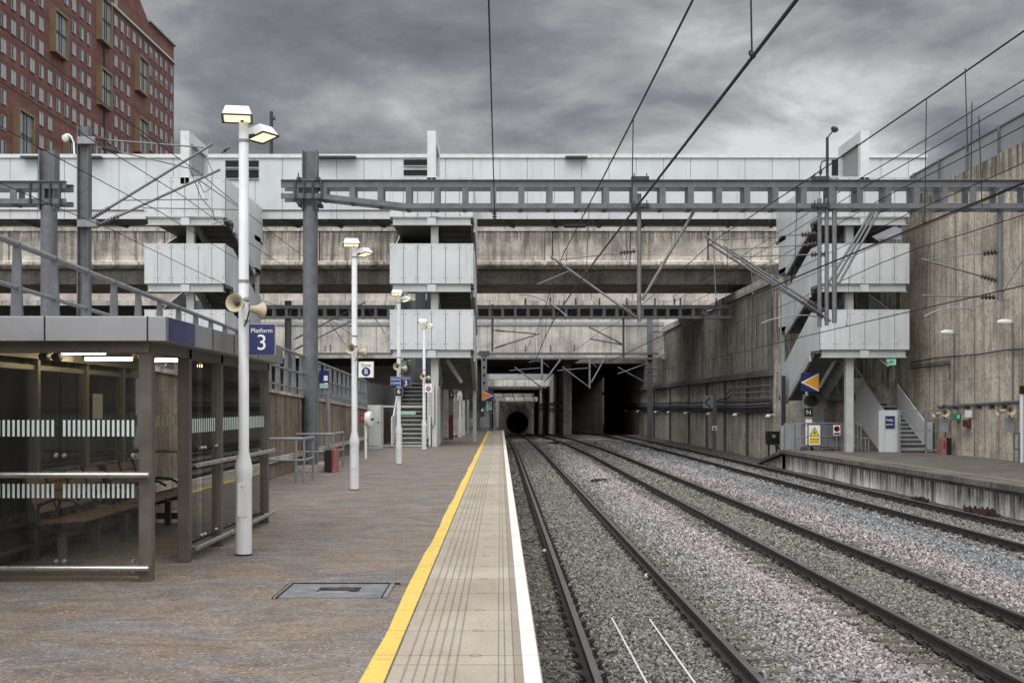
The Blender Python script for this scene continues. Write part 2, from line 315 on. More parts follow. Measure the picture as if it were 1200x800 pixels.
MT = dict(
    asphalt=asphalt('asphalt', (.215, .165, .122), (.158, .142, .134)), asphalt_dark=asphalt('asphalt_dark', (.12, .098, .08), (.115, .108, .105), .4), paving=paving(),
    yellow=road_paint('yellow_paint', (.72, .51, .105), .75), white=road_paint('white_paint', (.74, .72, .66), .3),
    yellow_faded=road_paint('yellow_faded', (.42, .33, .14), .6),
    gravel=gravel(), gravel_sheet=gravel_sheet(),
    sleeper=concrete('sleeper_concrete', (.155, .135, .11), amount=.4, streak_w=3),
    rail=plain('rail_rust', (.038, .030, .024), .75, 0, .35, 9, .3), rail_top=plain('rail_top', (.24, .225, .21), .38, .85, .15, 5),
    clip=plain('clip_iron', (.016, .014, .013), .7, 0, .3, 20),
    wall=concrete('wall_concrete', (.52, .46, .375), board=.21, streak_w=2.4, amount=.62, pits=.5, joints=4.2, ztop=(10.3, .9)),
    wall_far=concrete('wall_far_concrete', (.47, .425, .36), board=.24, streak_w=1.6, amount=.60, joints=3.9, pits=.35, ztop=(3.1, 1.0)),
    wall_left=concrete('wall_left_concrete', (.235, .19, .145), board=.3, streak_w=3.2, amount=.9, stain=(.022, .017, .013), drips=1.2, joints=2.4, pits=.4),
    face4=concrete('platform_face', (.74, .71, .65), stain=(.02, .019, .018), streak_w=1.5, amount=.9, joints=1.3, pits=.2, ztop=(-.46, .55)),
    coping4=concrete('coping_concrete', (.17, .16, .145), streak_w=2, amount=.6, joints=1.3),
    viaduct=concrete('viaduct_concrete', (.62, .565, .49), stain=(.06, .052, .045), streak_w=1.3, amount=.92, joints=4.4, pits=.3, ztop=(11.02, .75)),
    viaduct_low=concrete('viaduct_lower', (.42, .395, .355), streak_w=.8, amount=.4),
    bridge2=concrete('bridge_panel_concrete', (.52, .455, .41), streak_w=.8, amount=.35, joints=2.6, pits=.12, drips=.2),
    bridge3=concrete('bridge_wall_concrete', (.50, .47, .42), streak_w=1.2, amount=.45, joints=2.2, pits=.15, drips=.3),
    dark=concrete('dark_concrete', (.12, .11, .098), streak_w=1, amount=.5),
    tunnel=concrete('tunnel_concrete', (.42, .40, .36), streak_w=.8, amount=.5),
    panel=panel_white(), panel_clean=panel_white('white_panel_clean', (.52, .55, .56), .3),
    white_steel=plain('white_steel', (.60, .61, .60), .45, 0, .08, 3, streak=.25), fascia=plain('grey_fascia', (.43, .45, .44), .5, 0, .1, 2, streak=.3),
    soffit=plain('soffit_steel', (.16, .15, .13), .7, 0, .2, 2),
    steel=plain('grey_steel', (.125, .132, .145), .55, .1, .2, 5, streak=.3), steel_lt=plain('galvanised_steel', (.25, .26, .27), .5, .3, .15, 6),
    steel_dk=plain('dark_steel', (.04, .042, .046), .55, .2, .2, 6), iron=plain('black_iron', (.015, .015, .016), .5, 0, .2, 8),
    bronze=plain('bronze_post', (.15, .13, .115), .42, .45, .18, 3, streak=.3), canopy=plain('canopy_steel', (.33, .33, .335), .38, .6, .10, 1.5, streak=.15),
    canopy_dk=plain('canopy_inner', (.26, .24, .21), .6, .1, .15, 3), stainless=plain('stainless', (.55, .54, .52), .28, .9, .08, 8),
    post=plain('lamp_post_paint', (.66, .67, .68), .35, 0, .06, 3, streak=.15), lamp_white=plain('lamp_white', (.8, .8, .8), .35, 0, .03, 3),
    horn=plain('horn_cream', (.50, .43, .30), .45, 0, .12, 8), wood=plain('bench_wood', (.17, .105, .072), .6, 0, .3, 14, .3),
    navy=plain('navy_enamel', (.010, .016, .095), .35, 0, .05, 4), blue=plain('blue_enamel', (.02, .07, .26), .35, 0, .05, 4), signwhite=plain('sign_white', (.78, .78, .76), .4, 0, .03, 4),
    grey_sign=plain('sign_back', (.42, .43, .44), .45, 0, .05, 5), black=plain('sign_black', (.008, .008, .009), .4, 0, .1, 5), red=plain('red_paint', (.26, .02, .025), .5, 0, .15, 9),
    pinkred=plain('faded_red', (.32, .12, .12), .6, 0, .2, 12), amber=plain('amber_paint', (.75, .36, .03), .45, 0, .05, 4), orange=plain('orange_paint', (.70, .22, .03), .45, 0, .05, 4),
    wyellow=plain('warning_yellow', (.72, .55, .04), .45, 0, .06, 4), green=plain('green_box', (.02, .22, .12), .5, 0, .1, 6), mint=plain('mint_sign', (.32, .52, .38), .5, 0, .08, 6),
    cabinet=plain('cabinet_grey', (.27, .28, .29), .5, 0, .1, 3, streak=.3), cabinet_lt=plain('cabinet_white', (.50, .50, .48), .5, 0, .1, 3, streak=.3),
    maroon=plain('maroon_paint', (.085, .012, .014), .5, 0, .15, 5), brick=brick(), win_glass=plain('window_glass', (.02, .024, .028), .12, 0, .1, 1, spec=.8),
    win_blind=plain('window_blind', (.34, .36, .36), .6, 0, .18, .5), gold=plain('bronze_gold', (.22, .165, .09), .45, .4, .12, .5), oriel_glass=plain('oriel_glass', (.22, .25, .26), .12, 0, .25, .15, spec=.9),
    glass=glass('clear_glass'), stripe=plain('glass_stripe', (.56, .64, .62), .5, 0, .04, 3),
    tube=emit('lamp_tube', (1, .80, .45), 22), led=emit('lamp_led', (1, .88, .55), 1.05), exitlit=emit('exit_lit', (.25, .8, .45), .5),
    insul=plain('insulator_brown', (.05, .032, .026), .3, 0, .2, 20), wire=plain('wire_copper', (.012, .012, .012), .6, .1, .1, 5), tubegrey=plain('tube_grey', (.17, .175, .185), .45, .35, .15, 6),
    soil=plain('soil', (.07, .06, .05), .95, 0, .3, .3), weed=plain('weed_red', (.06, .030, .028), .8, 0, .4, 20), cover=plain('cover_plate', (.24, .245, .255), .5, .4, .3, 7, .3), slot=plain('slot_dark', (.01, .01, .01), .9),
    mesh_fence=plain('mesh_fence', (.16, .165, .175), .5, .3, .15, 3), greyfence=plain('grey_parapet', (.25, .265, .28), .5, .1, .1, .6, streak=.2),
    redband=plain('red_hoarding', (.16, .02, .02), .6, 0, .2, 3), bird=plain('bird_black', (.01, .01, .012), .6),
)

# ------------------------------------------------------------------ mesh helpers
def at(px, py, Y): return Vector(((px - 586) * Y / F, Y, EYE + (476 - py) * Y / F))
ORG = {}
class MB:
    def __init__(s): s.v = []; s.f = []; s.mi = []
    def add(s, vs, fs, mi=0):
        n = len(s.v); s.v += [tuple(v) for v in vs]; s.f += [tuple(i + n for i in f) for f in fs]; s.mi += [mi] * len(fs); return s
    def box(s, x0, x1, y0, y1, z0, z1, mi=0):
        if x0 > x1: x0, x1 = x1, x0
        if y0 > y1: y0, y1 = y1, y0
        if z0 > z1: z0, z1 = z1, z0
        v = [(x0,y0,z0),(x1,y0,z0),(x1,y1,z0),(x0,y1,z0),(x0,y0,z1),(x1,y0,z1),(x1,y1,z1),(x0,y1,z1)]
        return s.add(v, [(0,3,2,1),(4,5,6,7),(0,1,5,4),(1,2,6,5),(2,3,7,6),(3,0,4,7)], mi)
    def bar(s, p, q, w, h=None, mi=0, up=(0, 0, 1)):
        p = Vector(p); q = Vector(q); d = (q - p).normalized(); u = Vector(up)
        if abs(d.dot(u)) > .98: u = Vector((0, 1, 0))
        a = d.cross(u).normalized(); b = a.cross(d).normalized(); h = h or w
        v = []
        for c in (p, q):
            for i, j in ((-1,-1),(1,-1),(1,1),(-1,1)): v.append(c + a * (w / 2 * i) + b * (h / 2 * j))
        return s.add(v, [(3,2,1,0),(4,5,6,7),(0,1,5,4),(1,2,6,5),(2,3,7,6),(3,0,4,7)], mi)
    def tube(s, p, q, r, n=8, r2=None, mi=0):
        p = Vector(p); q = Vector(q); d = (q - p).normalized(); u = Vector((0, 0, 1))
        if abs(d.dot(u)) > .98: u = Vector((0, 1, 0))
        a = d.cross(u).normalized(); b = a.cross(d).normalized(); r2 = r if r2 is None else r2
        v = [c + (a * math.cos(k * 2 * math.pi / n) + b * math.sin(k * 2 * math.pi / n)) * rr for c, rr in ((p, r), (q, r2)) for k in range(n)]
        fs = [(k, (k + 1) % n, n + (k + 1) % n, n + k) for k in range(n)] + [tuple(range(n))[::-1], tuple(range(n, 2 * n))]
        return s.add(v, fs, mi)
    def path(s, pts, r, n=6, mi=0):
        pts = [Vector(p) for p in pts]; m = len(pts); v = []
        for i, p in enumerate(pts):
            d = (pts[min(i + 1, m - 1)] - pts[max(i - 1, 0)]).normalized(); u = Vector((0, 0, 1))
            if abs(d.dot(u)) > .98: u = Vector((0, 1, 0))
            a = d.cross(u).normalized(); b = a.cross(d).normalized()
            v += [p + (a * math.cos(k * 2 * math.pi / n) + b * math.sin(k * 2 * math.pi / n)) * r for k in range(n)]
        fs = [(i * n + k, i * n + (k + 1) % n, (i + 1) * n + (k + 1) % n, (i + 1) * n + k) for i in range(m - 1) for k in range(n)]
        fs += [tuple(range(n))[::-1], tuple(range((m - 1) * n, m * n))]
        return s.add(v, fs, mi)
    def lathe(s, base, prof, n=20, axis=(0, 0, 1), mi=0):
        d = Vector(axis).normalized(); u = Vector((0, 0, 1)) if abs(d.z) < .9 else Vector((0, 1, 0))
        a = d.cross(u).normalized(); b = a.cross(d).normalized(); base = Vector(base); v = []
        for t, r in prof: v += [base + d * t + (a * math.cos(k * 2 * math.pi / n) + b * math.sin(k * 2 * math.pi / n)) * r for k in range(n)]
        m = len(prof)
        fs = [(i * n + k, i * n + (k + 1) % n, (i + 1) * n + (k + 1) % n, (i + 1) * n + k) for i in range(m - 1) for k in range(n)]
        fs += [tuple(range(n))[::-1], tuple(range((m - 1) * n, m * n))]
        return s.add(v, fs, mi)
    def prism(s, poly, ext, mi=0):
        """poly: 3D points, ext: extrusion vector"""
        P = [Vector(p) for p in poly]; E = Vector(ext); n = len(P)
        fs = [tuple(range(n))[::-1], tuple(range(n, 2 * n))] + [(k, (k + 1) % n, n + (k + 1) % n, n + k) for k in range(n)]
        return s.add(P + [p + E for p in P], fs, mi)
    def build(s, name, mat, parent=None, org=None, smooth=False, bevel=0):
        mats = mat if isinstance(mat, (list, tuple)) else [mat]
        if parent is not None: o0 = ORG[parent.name]
        elif org is not None: o0 = Vector(org)
        else:
            V = np.array([tuple(v) for v in s.v]); lo = V.min(0); hi = V.max(0); o0 = Vector(((lo[0] + hi[0]) / 2, (lo[1] + hi[1]) / 2, lo[2]))
        me = bpy.data.meshes.new(name)
        me.from_pydata([(v[0] - o0[0], v[1] - o0[1], v[2] - o0[2]) for v in s.v], [], s.f)
        for k in mats: me.materials.append(MT[k])
        if len(mats) > 1: me.polygons.foreach_set('material_index', s.mi)
        if smooth:
            me.polygons.foreach_set('use_smooth', [True] * len(me.polygons))
            try: me.set_sharp_from_angle(angle=R(40))
            except Exception: pass
        import bmesh
        bm = bmesh.new(); bm.from_mesh(me); bmesh.ops.recalc_face_normals(bm, faces=bm.faces); bm.to_mesh(me); bm.free()
        ob = bpy.data.objects.new(name, me); COL.objects.link(ob); ORG[ob.name] = o0
        if parent is not None: ob.parent = parent
        else: ob.location = o0
        if bevel:
            md = ob.modifiers.new('bevel', 'BEVEL'); md.width = bevel; md.segments = 2; md.limit_method = 'ANGLE'
        return ob
def tag(o, label=None, cat=None, group=None, kind=None):
    if label: o['label'] = label
    if cat: o['category'] = cat
    if group: o['group'] = group
    if kind: o['kind'] = kind
    return o
def empty(name, loc, label, cat, group=None):
    o = bpy.data.objects.new(name, None); COL.objects.link(o); o.location = loc; ORG[o.name] = Vector(loc); o.empty_display_size = .2
    return tag(o, label, cat, group)
def copy_tree(root, loc, label=None, group=None):
    def cp(o, parent):
        c = o.copy(); COL.objects.link(c); c.parent = parent
        for ch in [x for x in KIDS.get(o.name, [])]: cp(ch, c)
        return c
    KIDS = {}
    for x in bpy.data.objects:
        if x.parent: KIDS.setdefault(x.parent.name, []).append(x)
    r = cp(root, None); r.location = loc; ORG[r.name] = Vector(loc)
    if label: r['label'] = label
    if group: r['group'] = group
    return r
def B(name, mat, box, parent=None, **k): return MB().box(*box).build(name, mat, parent, **k)
def text(name, body, size, loc, mat, parent, axis='-Y', align='CENTER', sx=1.0, ext=.002):
    cu = bpy.data.curves.new(name, 'FONT'); cu.body = body; cu.size = size; cu.align_x = align; cu.align_y = 'CENTER'; cu.extrude = ext
    t = bpy.data.objects.new(name, cu); COL.objects.link(t); bpy.context.view_layer.update()
    dg = bpy.context.evaluated_depsgraph_get(); me = bpy.data.meshes.new_from_object(t.evaluated_get(dg))
    bpy.data.objects.remove(t); bpy.data.curves.remove(cu)
    M = Matrix.Rotation(R(90), 4, 'X')
    if axis == '+X': M = Matrix.Rotation(R(90), 4, 'Z') @ M
    if axis == '-X': M = Matrix.Rotation(R(-90), 4, 'Z') @ M
    M = M @ Matrix.Diagonal((sx, 1, 1, 1))
    me.transform(Matrix.Translation(Vector(loc) - ORG[parent.name]) @ M)
    me.materials.clear(); me.materials.append(MT[mat])
    o = bpy.data.objects.new(name, me); COL.objects.link(o); o.parent = parent; ORG[o.name] = ORG[parent.name]
    return o

# ================================================================== STRUCTURE: ground, tracks bed, platforms
def S(o): o['kind'] = 'structure'; return o
def rail_z(Y): return -.915 - (.022 * (Y - 116) if Y > 116 else 0)
def tx(k, Y):          # centre line of track k
    base, kk = ((1.66, .00013), (5.57, .00045), (10.35, .00006))[k]
    if Y < 60: return base
    d = min(Y, 118) - 60; x = base - kk * d * d
    if Y > 118: x -= 2 * kk * 58 * min(Y - 118, 60) * .55
    return x
S(MB().box(-600, 600, -60, 1500, -9.2, -9.0).build('ground', 'soil'))
def bed_h(X, Y):
    z = rail_z(Y) + .915
    best = min(abs(X - tx(k, Y)) for k in range(3))
    if best < .42: h = -1.062
    elif best < .62: h = -1.062 - .045 * (best - .42) / .2
    elif best < 1.3: h = -1.112
    elif best < 1.75: h = -1.112 + .12 * (best - 1.3) / .45
    else: h = -.992
    if X < .5: h = min(h, -1.10)
    return h + z + .02 * math.sin(X * 2.1 + Y * .7) * (1 if best > 1.3 else 0)
xs = np.arange(-.2, 17.6, .14); ys = np.concatenate([np.arange(4, 120, 1.0), np.arange(120, 330, 4.0)])
mb = MB(); nx = len(xs)
mb.v = [(float(x), float(y), bed_h(x, y)) for y in ys for x in xs]
mb.f = [(j * nx + i, j * nx + i + 1, (j + 1) * nx + i + 1, (j + 1) * nx + i) for j in range(len(ys) - 1) for i in range(nx - 1)]; mb.mi = [0] * len(mb.f)
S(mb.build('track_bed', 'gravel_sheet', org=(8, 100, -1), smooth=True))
# the loose stones on top: uncountable, instanced
def stones():
    pts = []
    for (y0, y1, dens) in ((9.5, 22, 760), (22, 38, 420), (38, 62, 200), (62, 100, 90)):
        W = min(11.75, .418 * y1 + .3); n = int((y1 - y0) * (W - .27) * dens)
        p = np.empty((n, 2)); p[:, 0] = rng.uniform(.3, W, n); p[:, 1] = rng.uniform(y0, y1, n)
        p = p[p[:, 0] < .418 * p[:, 1] + .5]
        s = {9.5: .040, 22: .050, 38: .066, 62: .09}[y0]
        pts.append(np.column_stack([p, np.full(len(p), s)]))
    p = np.vstack(pts); keep = np.ones(len(p), bool); z = np.empty(len(p))
    for i, (x, y, s) in enumerate(p):
        h = bed_h(x, y); k = min(range(3), key=lambda q: abs(x - tx(q, y))); d = abs(x - tx(k, y))
        if abs(d - .75) < .09: keep[i] = False
        ph = ((y + .15 * k) % .6)
        if .45 < d < 1.27 and abs(ph - .3) < .14:
            if random.random() < (.72 if d > .6 else .6): keep[i] = False
            h = -1.075 + rail_z(y) + .915
        if x < .42 and random.random() < .3: keep[i] = False
        z[i] = h + s * random.uniform(-.15, .45)
    p = p[keep]; z = z[keep]
    me = bpy.data.meshes.new('ballast'); me.from_pydata([(float(a), float(b), float(c)) for a, b, c in zip(p[:, 0], p[:, 1], z)], [], [])
    at_ = me.attributes.new('size', 'FLOAT', 'POINT'); at_.data.foreach_set('value', p[:, 2] * rng.uniform(.65, 1.35, len(p)))
    ob = bpy.data.objects.new('ballast', me); COL.objects.link(ob)
    import bmesh
    rc = bpy.data.collections.new('ballast_stones')
    for k in range(5):
        bm = bmesh.new(); bmesh.ops.create_icosphere(bm, subdivisions=1, radius=.5)
        for v in bm.verts: v.co = Vector((v.co.x * 1.2, v.co.y * .9, v.co.z * .7)) * random.uniform(.72, 1.25)
        m = bpy.data.meshes.new('stone'); bm.to_mesh(m); bm.free(); m.materials.append(MT['gravel'])
        rc.objects.link(bpy.data.objects.new('stone', m))
    ng = bpy.data.node_groups.new('scatter', 'GeometryNodeTree')
    ng.interface.new_socket('Geometry', in_out='INPUT', socket_type='NodeSocketGeometry'); ng.interface.new_socket('Geometry', in_out='OUTPUT', socket_type='NodeSocketGeometry')
    N = ng.nodes.new; L = ng.links.new
    gi = N('NodeGroupInput'); go = N('NodeGroupOutput'); ci = N('GeometryNodeCollectionInfo'); ci.inputs[0].default_value = rc
    ci.inputs['Separate Children'].default_value = True; ci.inputs['Reset Children'].default_value = True
    iop = N('GeometryNodeInstanceOnPoints'); iop.inputs['Pick Instance'].default_value = True
    rv = N('FunctionNodeRandomValue'); rv.data_type = 'FLOAT_VECTOR'; rv.inputs[0].default_value = (-1.2, -1.2, 0); rv.inputs[1].default_value = (1.2, 1.2, 6.28)
    na = N('GeometryNodeInputNamedAttribute'); na.data_type = 'FLOAT'; na.inputs[0].default_value = 'size'
    L(gi.outputs[0], iop.inputs['Points']); L(ci.outputs[0], iop.inputs['Instance']); L(rv.outputs[0], iop.inputs['Rotation']); L(na.outputs[0], iop.inputs['Scale'])
    L(iop.outputs[0], go.inputs[0])
    md = ob.modifiers.new('scatter', 'NODES'); md.node_group = ng
    tag(ob, 'loose grey, olive and pink ballast stones between and beside the three tracks', 'ballast', kind='stuff')
stones()

# platform with the yellow line
pf = MB()
pf.box(-5.05, .215, 2, 84.5, -.35, 0)
S(pf.build('platform', 'asphalt'))
S(MB().box(-.66, .25, 2, 84.5, -.13, .004).build('platform_paving', 'paving'))
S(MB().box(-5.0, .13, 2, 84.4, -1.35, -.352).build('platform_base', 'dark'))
mb = MB(); ys = np.arange(2, 84, .45); pts = []
for y in ys: pts.append((-.812 + .008 * math.sin(y * .9) + .004 * math.sin(y * 2.3 + 1.7 * math.sin(y * .37)) + random.uniform(-.003, .003), y))
mb.v = [(x, y, .008) for x, y in pts] + [(-.674, y, .008) for x, y in pts] + [(x, y, .0) for x, y in pts] + [(-.674, y, .0) for x, y in pts]
n = len(pts); mb.f = [(i, i + n, i + n + 1, i + 1) for i in range(n - 1)]; mb.mi = [0] * (n - 1)
S(mb.build('yellow_line', 'yellow'))
S(MB().box(.141, .2415, 2, 84.4, .004, .0085).build('white_line', 'white'))
S(MB().box(-5.0, .1, 83.95, 84.35, .004, .009).build('white_end_line', 'paving'))

# platform 4 across the tracks, ramp at its far end
Z4 = -.22
mb = MB().box(12.02, 17.3, 12, 53, -1.5, Z4)
mb.prism([(12.02, 53, Z4), (12.02, 58.3, -.95), (12.02, 58.3, -1.5), (12.02, 53, -1.5)], (4.6, 0, 0))
S(mb.build('platform_opposite', 'asphalt_dark'))
mb = MB().box(11.8, 12.6, 12, 53, Z4 - .14, Z4 + .004).box(11.92, 12.02, 12, 53, Z4 - .24, Z4 - .14)
mb.prism([(11.8, 53, Z4), (11.8, 58.3, -.95), (11.8, 58.3, -1.08), (11.8, 53, Z4 - .14)], (.8, 0, .004))
S(mb.build('platform_opposite_coping', 'coping4'))
mb = MB()
for k in range(32):
    y0 = 12 + k * 1.3; mb.box(11.97, 12.03, y0, y0 + 1.27, -1.3, Z4 - .24)
mb.prism([(11.97, 53, Z4 - .2), (11.97, 57.6, -.98), (11.97, 57.6, -1.3), (11.97, 53, -1.3)], (.05, 0, 0))
S(mb.build('platform_opposite_face', 'face4'))
S(MB().box(12.62, 12.69, 12, 52.8, Z4 + .004, Z4 + .009).build('yellow_line_opposite', 'yellow_faded'))
# raised ground behind the left wall
S(MB().box(-60, -5.5, -10, 64, -1.4, 1.3).build('upper_platform', 'asphalt_dark'))
S(MB().box(-600, -60, -60, 900, -1.5, 3).build('terrain', 'soil'))
S(MB().box(17.9, 600, -60, 900, -1.5, 8.9).build('terrain_right', 'soil'))

# ------------------------------------------------------------------ tracks
def make_track(k, label):
    root = empty('railway_track', (tx(k, 10), 10, -1.1), label, 'railway track', 'three railway tracks')
    Y = [4, 20, 40] + list(range(60, 300, 6))
    for s in (-1, 1):
        prof = [(-.075, -.16), (.075, -.16), (.075, -.145), (.018, -.125), (.012, -.05), (.036, -.038), (.036, -.004), (.026, 0), (-.026, 0), (-.036, -.004), (-.036, -.038), (-.012, -.05), (-.018, -.125), (-.075, -.145)]
        mb = MB(); n = len(prof)
        for y in Y:
            for (a, b) in prof: mb.v.append((tx(k, y) + s * .7525 + a, y, rail_z(y) + b))
        for j in range(len(Y) - 1):
            for i in range(n):
                mb.f.append((j * n + i, j * n + (i + 1) % n, (j + 1) * n + (i + 1) % n, (j + 1) * n + i)); mb.mi.append(1 if 6 <= i <= 8 else 0)
        mb.build('rail', ['rail', 'rail_top'], root)
    def sleeper_mesh(mb, x, y, z):
        mb.prism([(x - 1.25, y - .13, z), (x - 1.25, y + .13, z), (x - 1.25, y + .15, z - .16), (x - 1.25, y - .15, z - .16)], (2.5, 0, 0))
        for s in (-1, 1):
            for t in (-1, 1):
                cx = x + s * .7525 + t * .105
                mb.path([(cx - t * .035, y - .05, z + .02), (cx + t * .02, y - .06, z + .075), (cx + t * .03, y + .0, z + .085), (cx + t * .02, y + .055, z + .07), (cx - t * .03, y + .04, z + .045)], .015, 5, mi=1)
                mb.box(cx - .035, cx + .035, y - .06, y + .06, z, z + .03, mi=1)
    y0 = {0: 10.8, 1: 12.2, 2: 23.0}[k]
    y0 = math.floor(y0 / .6) * .6 + .3 - .15 * k
    mb = MB(); sleeper_mesh(mb, tx(k, y0), y0, -1.078); first = mb.build('sleeper', ['sleeper', 'clip'], root)
    for i in range(1, 90):
        y = y0 + .6 * i
        o = first.copy(); COL.objects.link(o); o.parent = root; o.location = (tx(k, y) - tx(k, y0), .6 * i, 0)
    mb = MB()
    for i in range(90, 190):
        y = y0 + .6 * i; sleeper_mesh(mb, tx(k, y), y, rail_z(y) - .163)
    r = mb.build('sleeper', ['sleeper', 'clip'], root); r['kind'] = 'stuff'
    return root
make_track(0, 'railway track beside the platform with the yellow line')
make_track(1, 'middle railway track between two bands of pinkish ballast')
make_track(2, 'rusty railway track running along the stained edge of the opposite platform')

# ------------------------------------------------------------------ retaining walls
def wall(name, label, poly, z0, z1, mat, thick=None, org=None, coping=None):
    root_mb = MB()
    for (a, b) in zip(poly[:-1], poly[1:]):
        d = Vector((b[0] - a[0], b[1] - a[1], 0)).normalized(); nrm = Vector((d.y, -d.x, 0)) * thick
        root_mb.prism([(a[0], a[1], z0), (b[0], b[1], z0), (b[0], b[1], z1), (a[0], a[1], z1)], nrm)
    return tag(root_mb.build(name, mat, org=org), label, 'retaining wall')
rw = wall('retaining_wall', 'tall streaky concrete wall behind the right-hand platform, grey fence on top', [(17.2, 2), (17.2, 54.1)], -1.4, 10.3, 'wall', .7)
fw = wall('retaining_wall', 'far concrete wall right of the tracks, with a dark ledge and cable trays', [(17.2, 54.1), (13.0, 60), (13.0, 158)], -1.6, 7.8, 'wall_far', .7)
# ledge and string course on the far wall
mb = MB(); mb.box(12.72, 13.0, 60, 158, 3.05, 3.3); mb.box(12.8, 13.0, 60, 158, 3.3, 3.36)
mb.build('ledge', 'dark', fw)
mb = MB(); mb.box(12.85, 13.02, 60, 116, 7.45, 7.86); mb.build('coping', 'bridge3', fw)
for i, y in enumerate((66, 72.5, 79, 86.5, 96, 106, 118)):
    mb = MB().box(12.9, 13.0, y, y + .35, -1.3, 3.05); mb.build('pilaster', 'dark', fw)
# upper abutment above the far wall
ab = MB().box(14.0, 19.5, 56, 60.5, 7.8, 9.0).box(13.6, 19, 60.5, 68.2, 7.8, 8.6)
tag(ab.build('bridge_abutment', 'wall_far'), 'concrete abutment block on top of the far right wall beside the stair tower', 'abutment')
# right wall fence
fn = empty('parapet_fence', (17.3, 30, 10.3), 'grey metal parapet fence along the top of the tall right wall', 'fence')
for k in range(14):
    y0 = 14 + 3 * k
    MB().box(17.42, 17.46, y0 + .02, y0 + 2.95, 10.32, 11.28).build('panel', 'greyfence', fn)
    MB().box(17.34, 17.42, y0 - .05, y0 + .05, 10.3, 11.38).build('post', 'steel', fn)
MB().box(17.38, 17.5, 14, 56, 11.3, 11.36).build('top_rail', 'steel', fn)

# left wall, sloping top with railing
def lz(Y): return 3.565 - .0215 * Y
mb = MB()
mb.prism([(-5.05, 3, -.3), (-5.05, 48, -.3), (-5.05, 48, lz(48) - 1.06), (-5.05, 3, lz(3) - 1.06)], (-.45, 0, 0))
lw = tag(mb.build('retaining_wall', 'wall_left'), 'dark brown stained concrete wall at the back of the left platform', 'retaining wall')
mb = MB(); mb.prism([(-5.0, 3, lz(3) - 1.06), (-5.0, 48, lz(48) - 1.06), (-5.0, 48, lz(48) - .99), (-5.0, 3, lz(3) - .99)], (-.55, 0, 0)); mb.build('coping', 'wall_far', lw)
MB().box(-5.05, -4.97, 3, 48, .36, .47).build('plinth', 'wall_far', lw)
mb = MB()
for y in np.arange(6, 48, 2.4): mb.box(-5.05, -5.03, y, y + .06, .5, lz(y) - 1.08)
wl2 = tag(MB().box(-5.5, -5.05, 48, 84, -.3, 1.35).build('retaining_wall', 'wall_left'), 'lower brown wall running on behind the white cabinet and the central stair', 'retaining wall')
rl = empty('railing', (-5.05, 6, 2.2), 'long grey steel railing with tapered posts on top of the left wall', 'railing')
for nm, dz, r in (('top_rail', 0, .033), ('middle_rail', -.45, .024), ('lower_rail', -.85, .02)):
    MB().path([(-5.02, y, lz(y) + dz) for y in (6, 20, 34, 47.5)], r, 10).build(nm, 'steel_lt', rl, smooth=True)
y = 7.6
while y < 47.5:
    zt = lz(y) + .02; zb = lz(y) - 1.0
    MB().prism([(-5.02 - .035, y, zt), (-5.02 + .035, y, zt), (-5.02 + .07, y, zb), (-5.02 - .07, y, zb)], (0, .045, 0)).build('post', 'steel', rl)
    y += 1.1
# grey slatted fence further on
gf = empty('slatted_fence', (-5.2, 50, 1.3), 'dark grey slatted fence beyond the railing, left of the stairs', 'fence')
for k in range(12):
    y0 = 47.9 + 1.5 * k; MB().box(-5.22, -5.16, y0, y0 + 1.4, 1.36, 2.5).build('panel', 'mesh_fence', gf)
    MB().box(-5.3, -5.22, y0 - .06, y0, 1.35, 2.6).build('post', 'steel_dk', gf)

# ------------------------------------------------------------------ concrete bridges behind
v1 = empty('road_viaduct', (-14, 68, 8), 'stained pale concrete viaduct crossing the whole view below the white footbridge', 'viaduct')
mb = MB(); mb.box(-60, 15.2, 68, 68.4, 9.45, 11.02)
mb.prism([(-60, 68, 9.45), (-60, 67.82, 9.36), (-60, 67.82, 9.2), (-60, 68.0, 9.06), (-60, 68.4, 9.0), (-60, 68.4, 9.45)], (75.2, 0, 0)); mb.build('parapet', 'viaduct', v1)
mb = MB(); mb.box(-60, 15.2, 67.92, 68.5, 11.02, 11.24); mb.build('coping', 'bridge3', v1)
mb = MB()
for z in np.arange(9.75, 10.9, .115): mb.box(-60, 15.2, 67.985, 68, z, z + .02)
mb.build('groove', 'viaduct_low', v1)
MB().box(-60, 15.2, 69.3, 75, 8.3, 9.05).build('girder', 'viaduct_low', v1)
MB().box(-60, 15.2, 68.41, 75, 9.05, 9.3).build('deck', 'dark', v1)
mb = MB()
for k in range(18):
    x0 = -59.9 + k * 4.18; mb.box(x0, x0 + .05, 67.975, 67.99, 9.45, 11.02)
mb.build('joint', 'slot', v1)
# long low blue-and-red banner fence on the viaduct
hb = empty('hoarding', (-15, 68.8, 11.24), 'low red and dark hoarding strip above the viaduct coping at the left', 'hoarding')
for k in range(9):
    MB().box(-40 + 4.2 * k, -40 + 4.2 * k + 4.1, 68.8, 68.85, 11.25, 11.58).build('panel', 'redband' if k % 3 != 1 else 'steel_dk', hb)

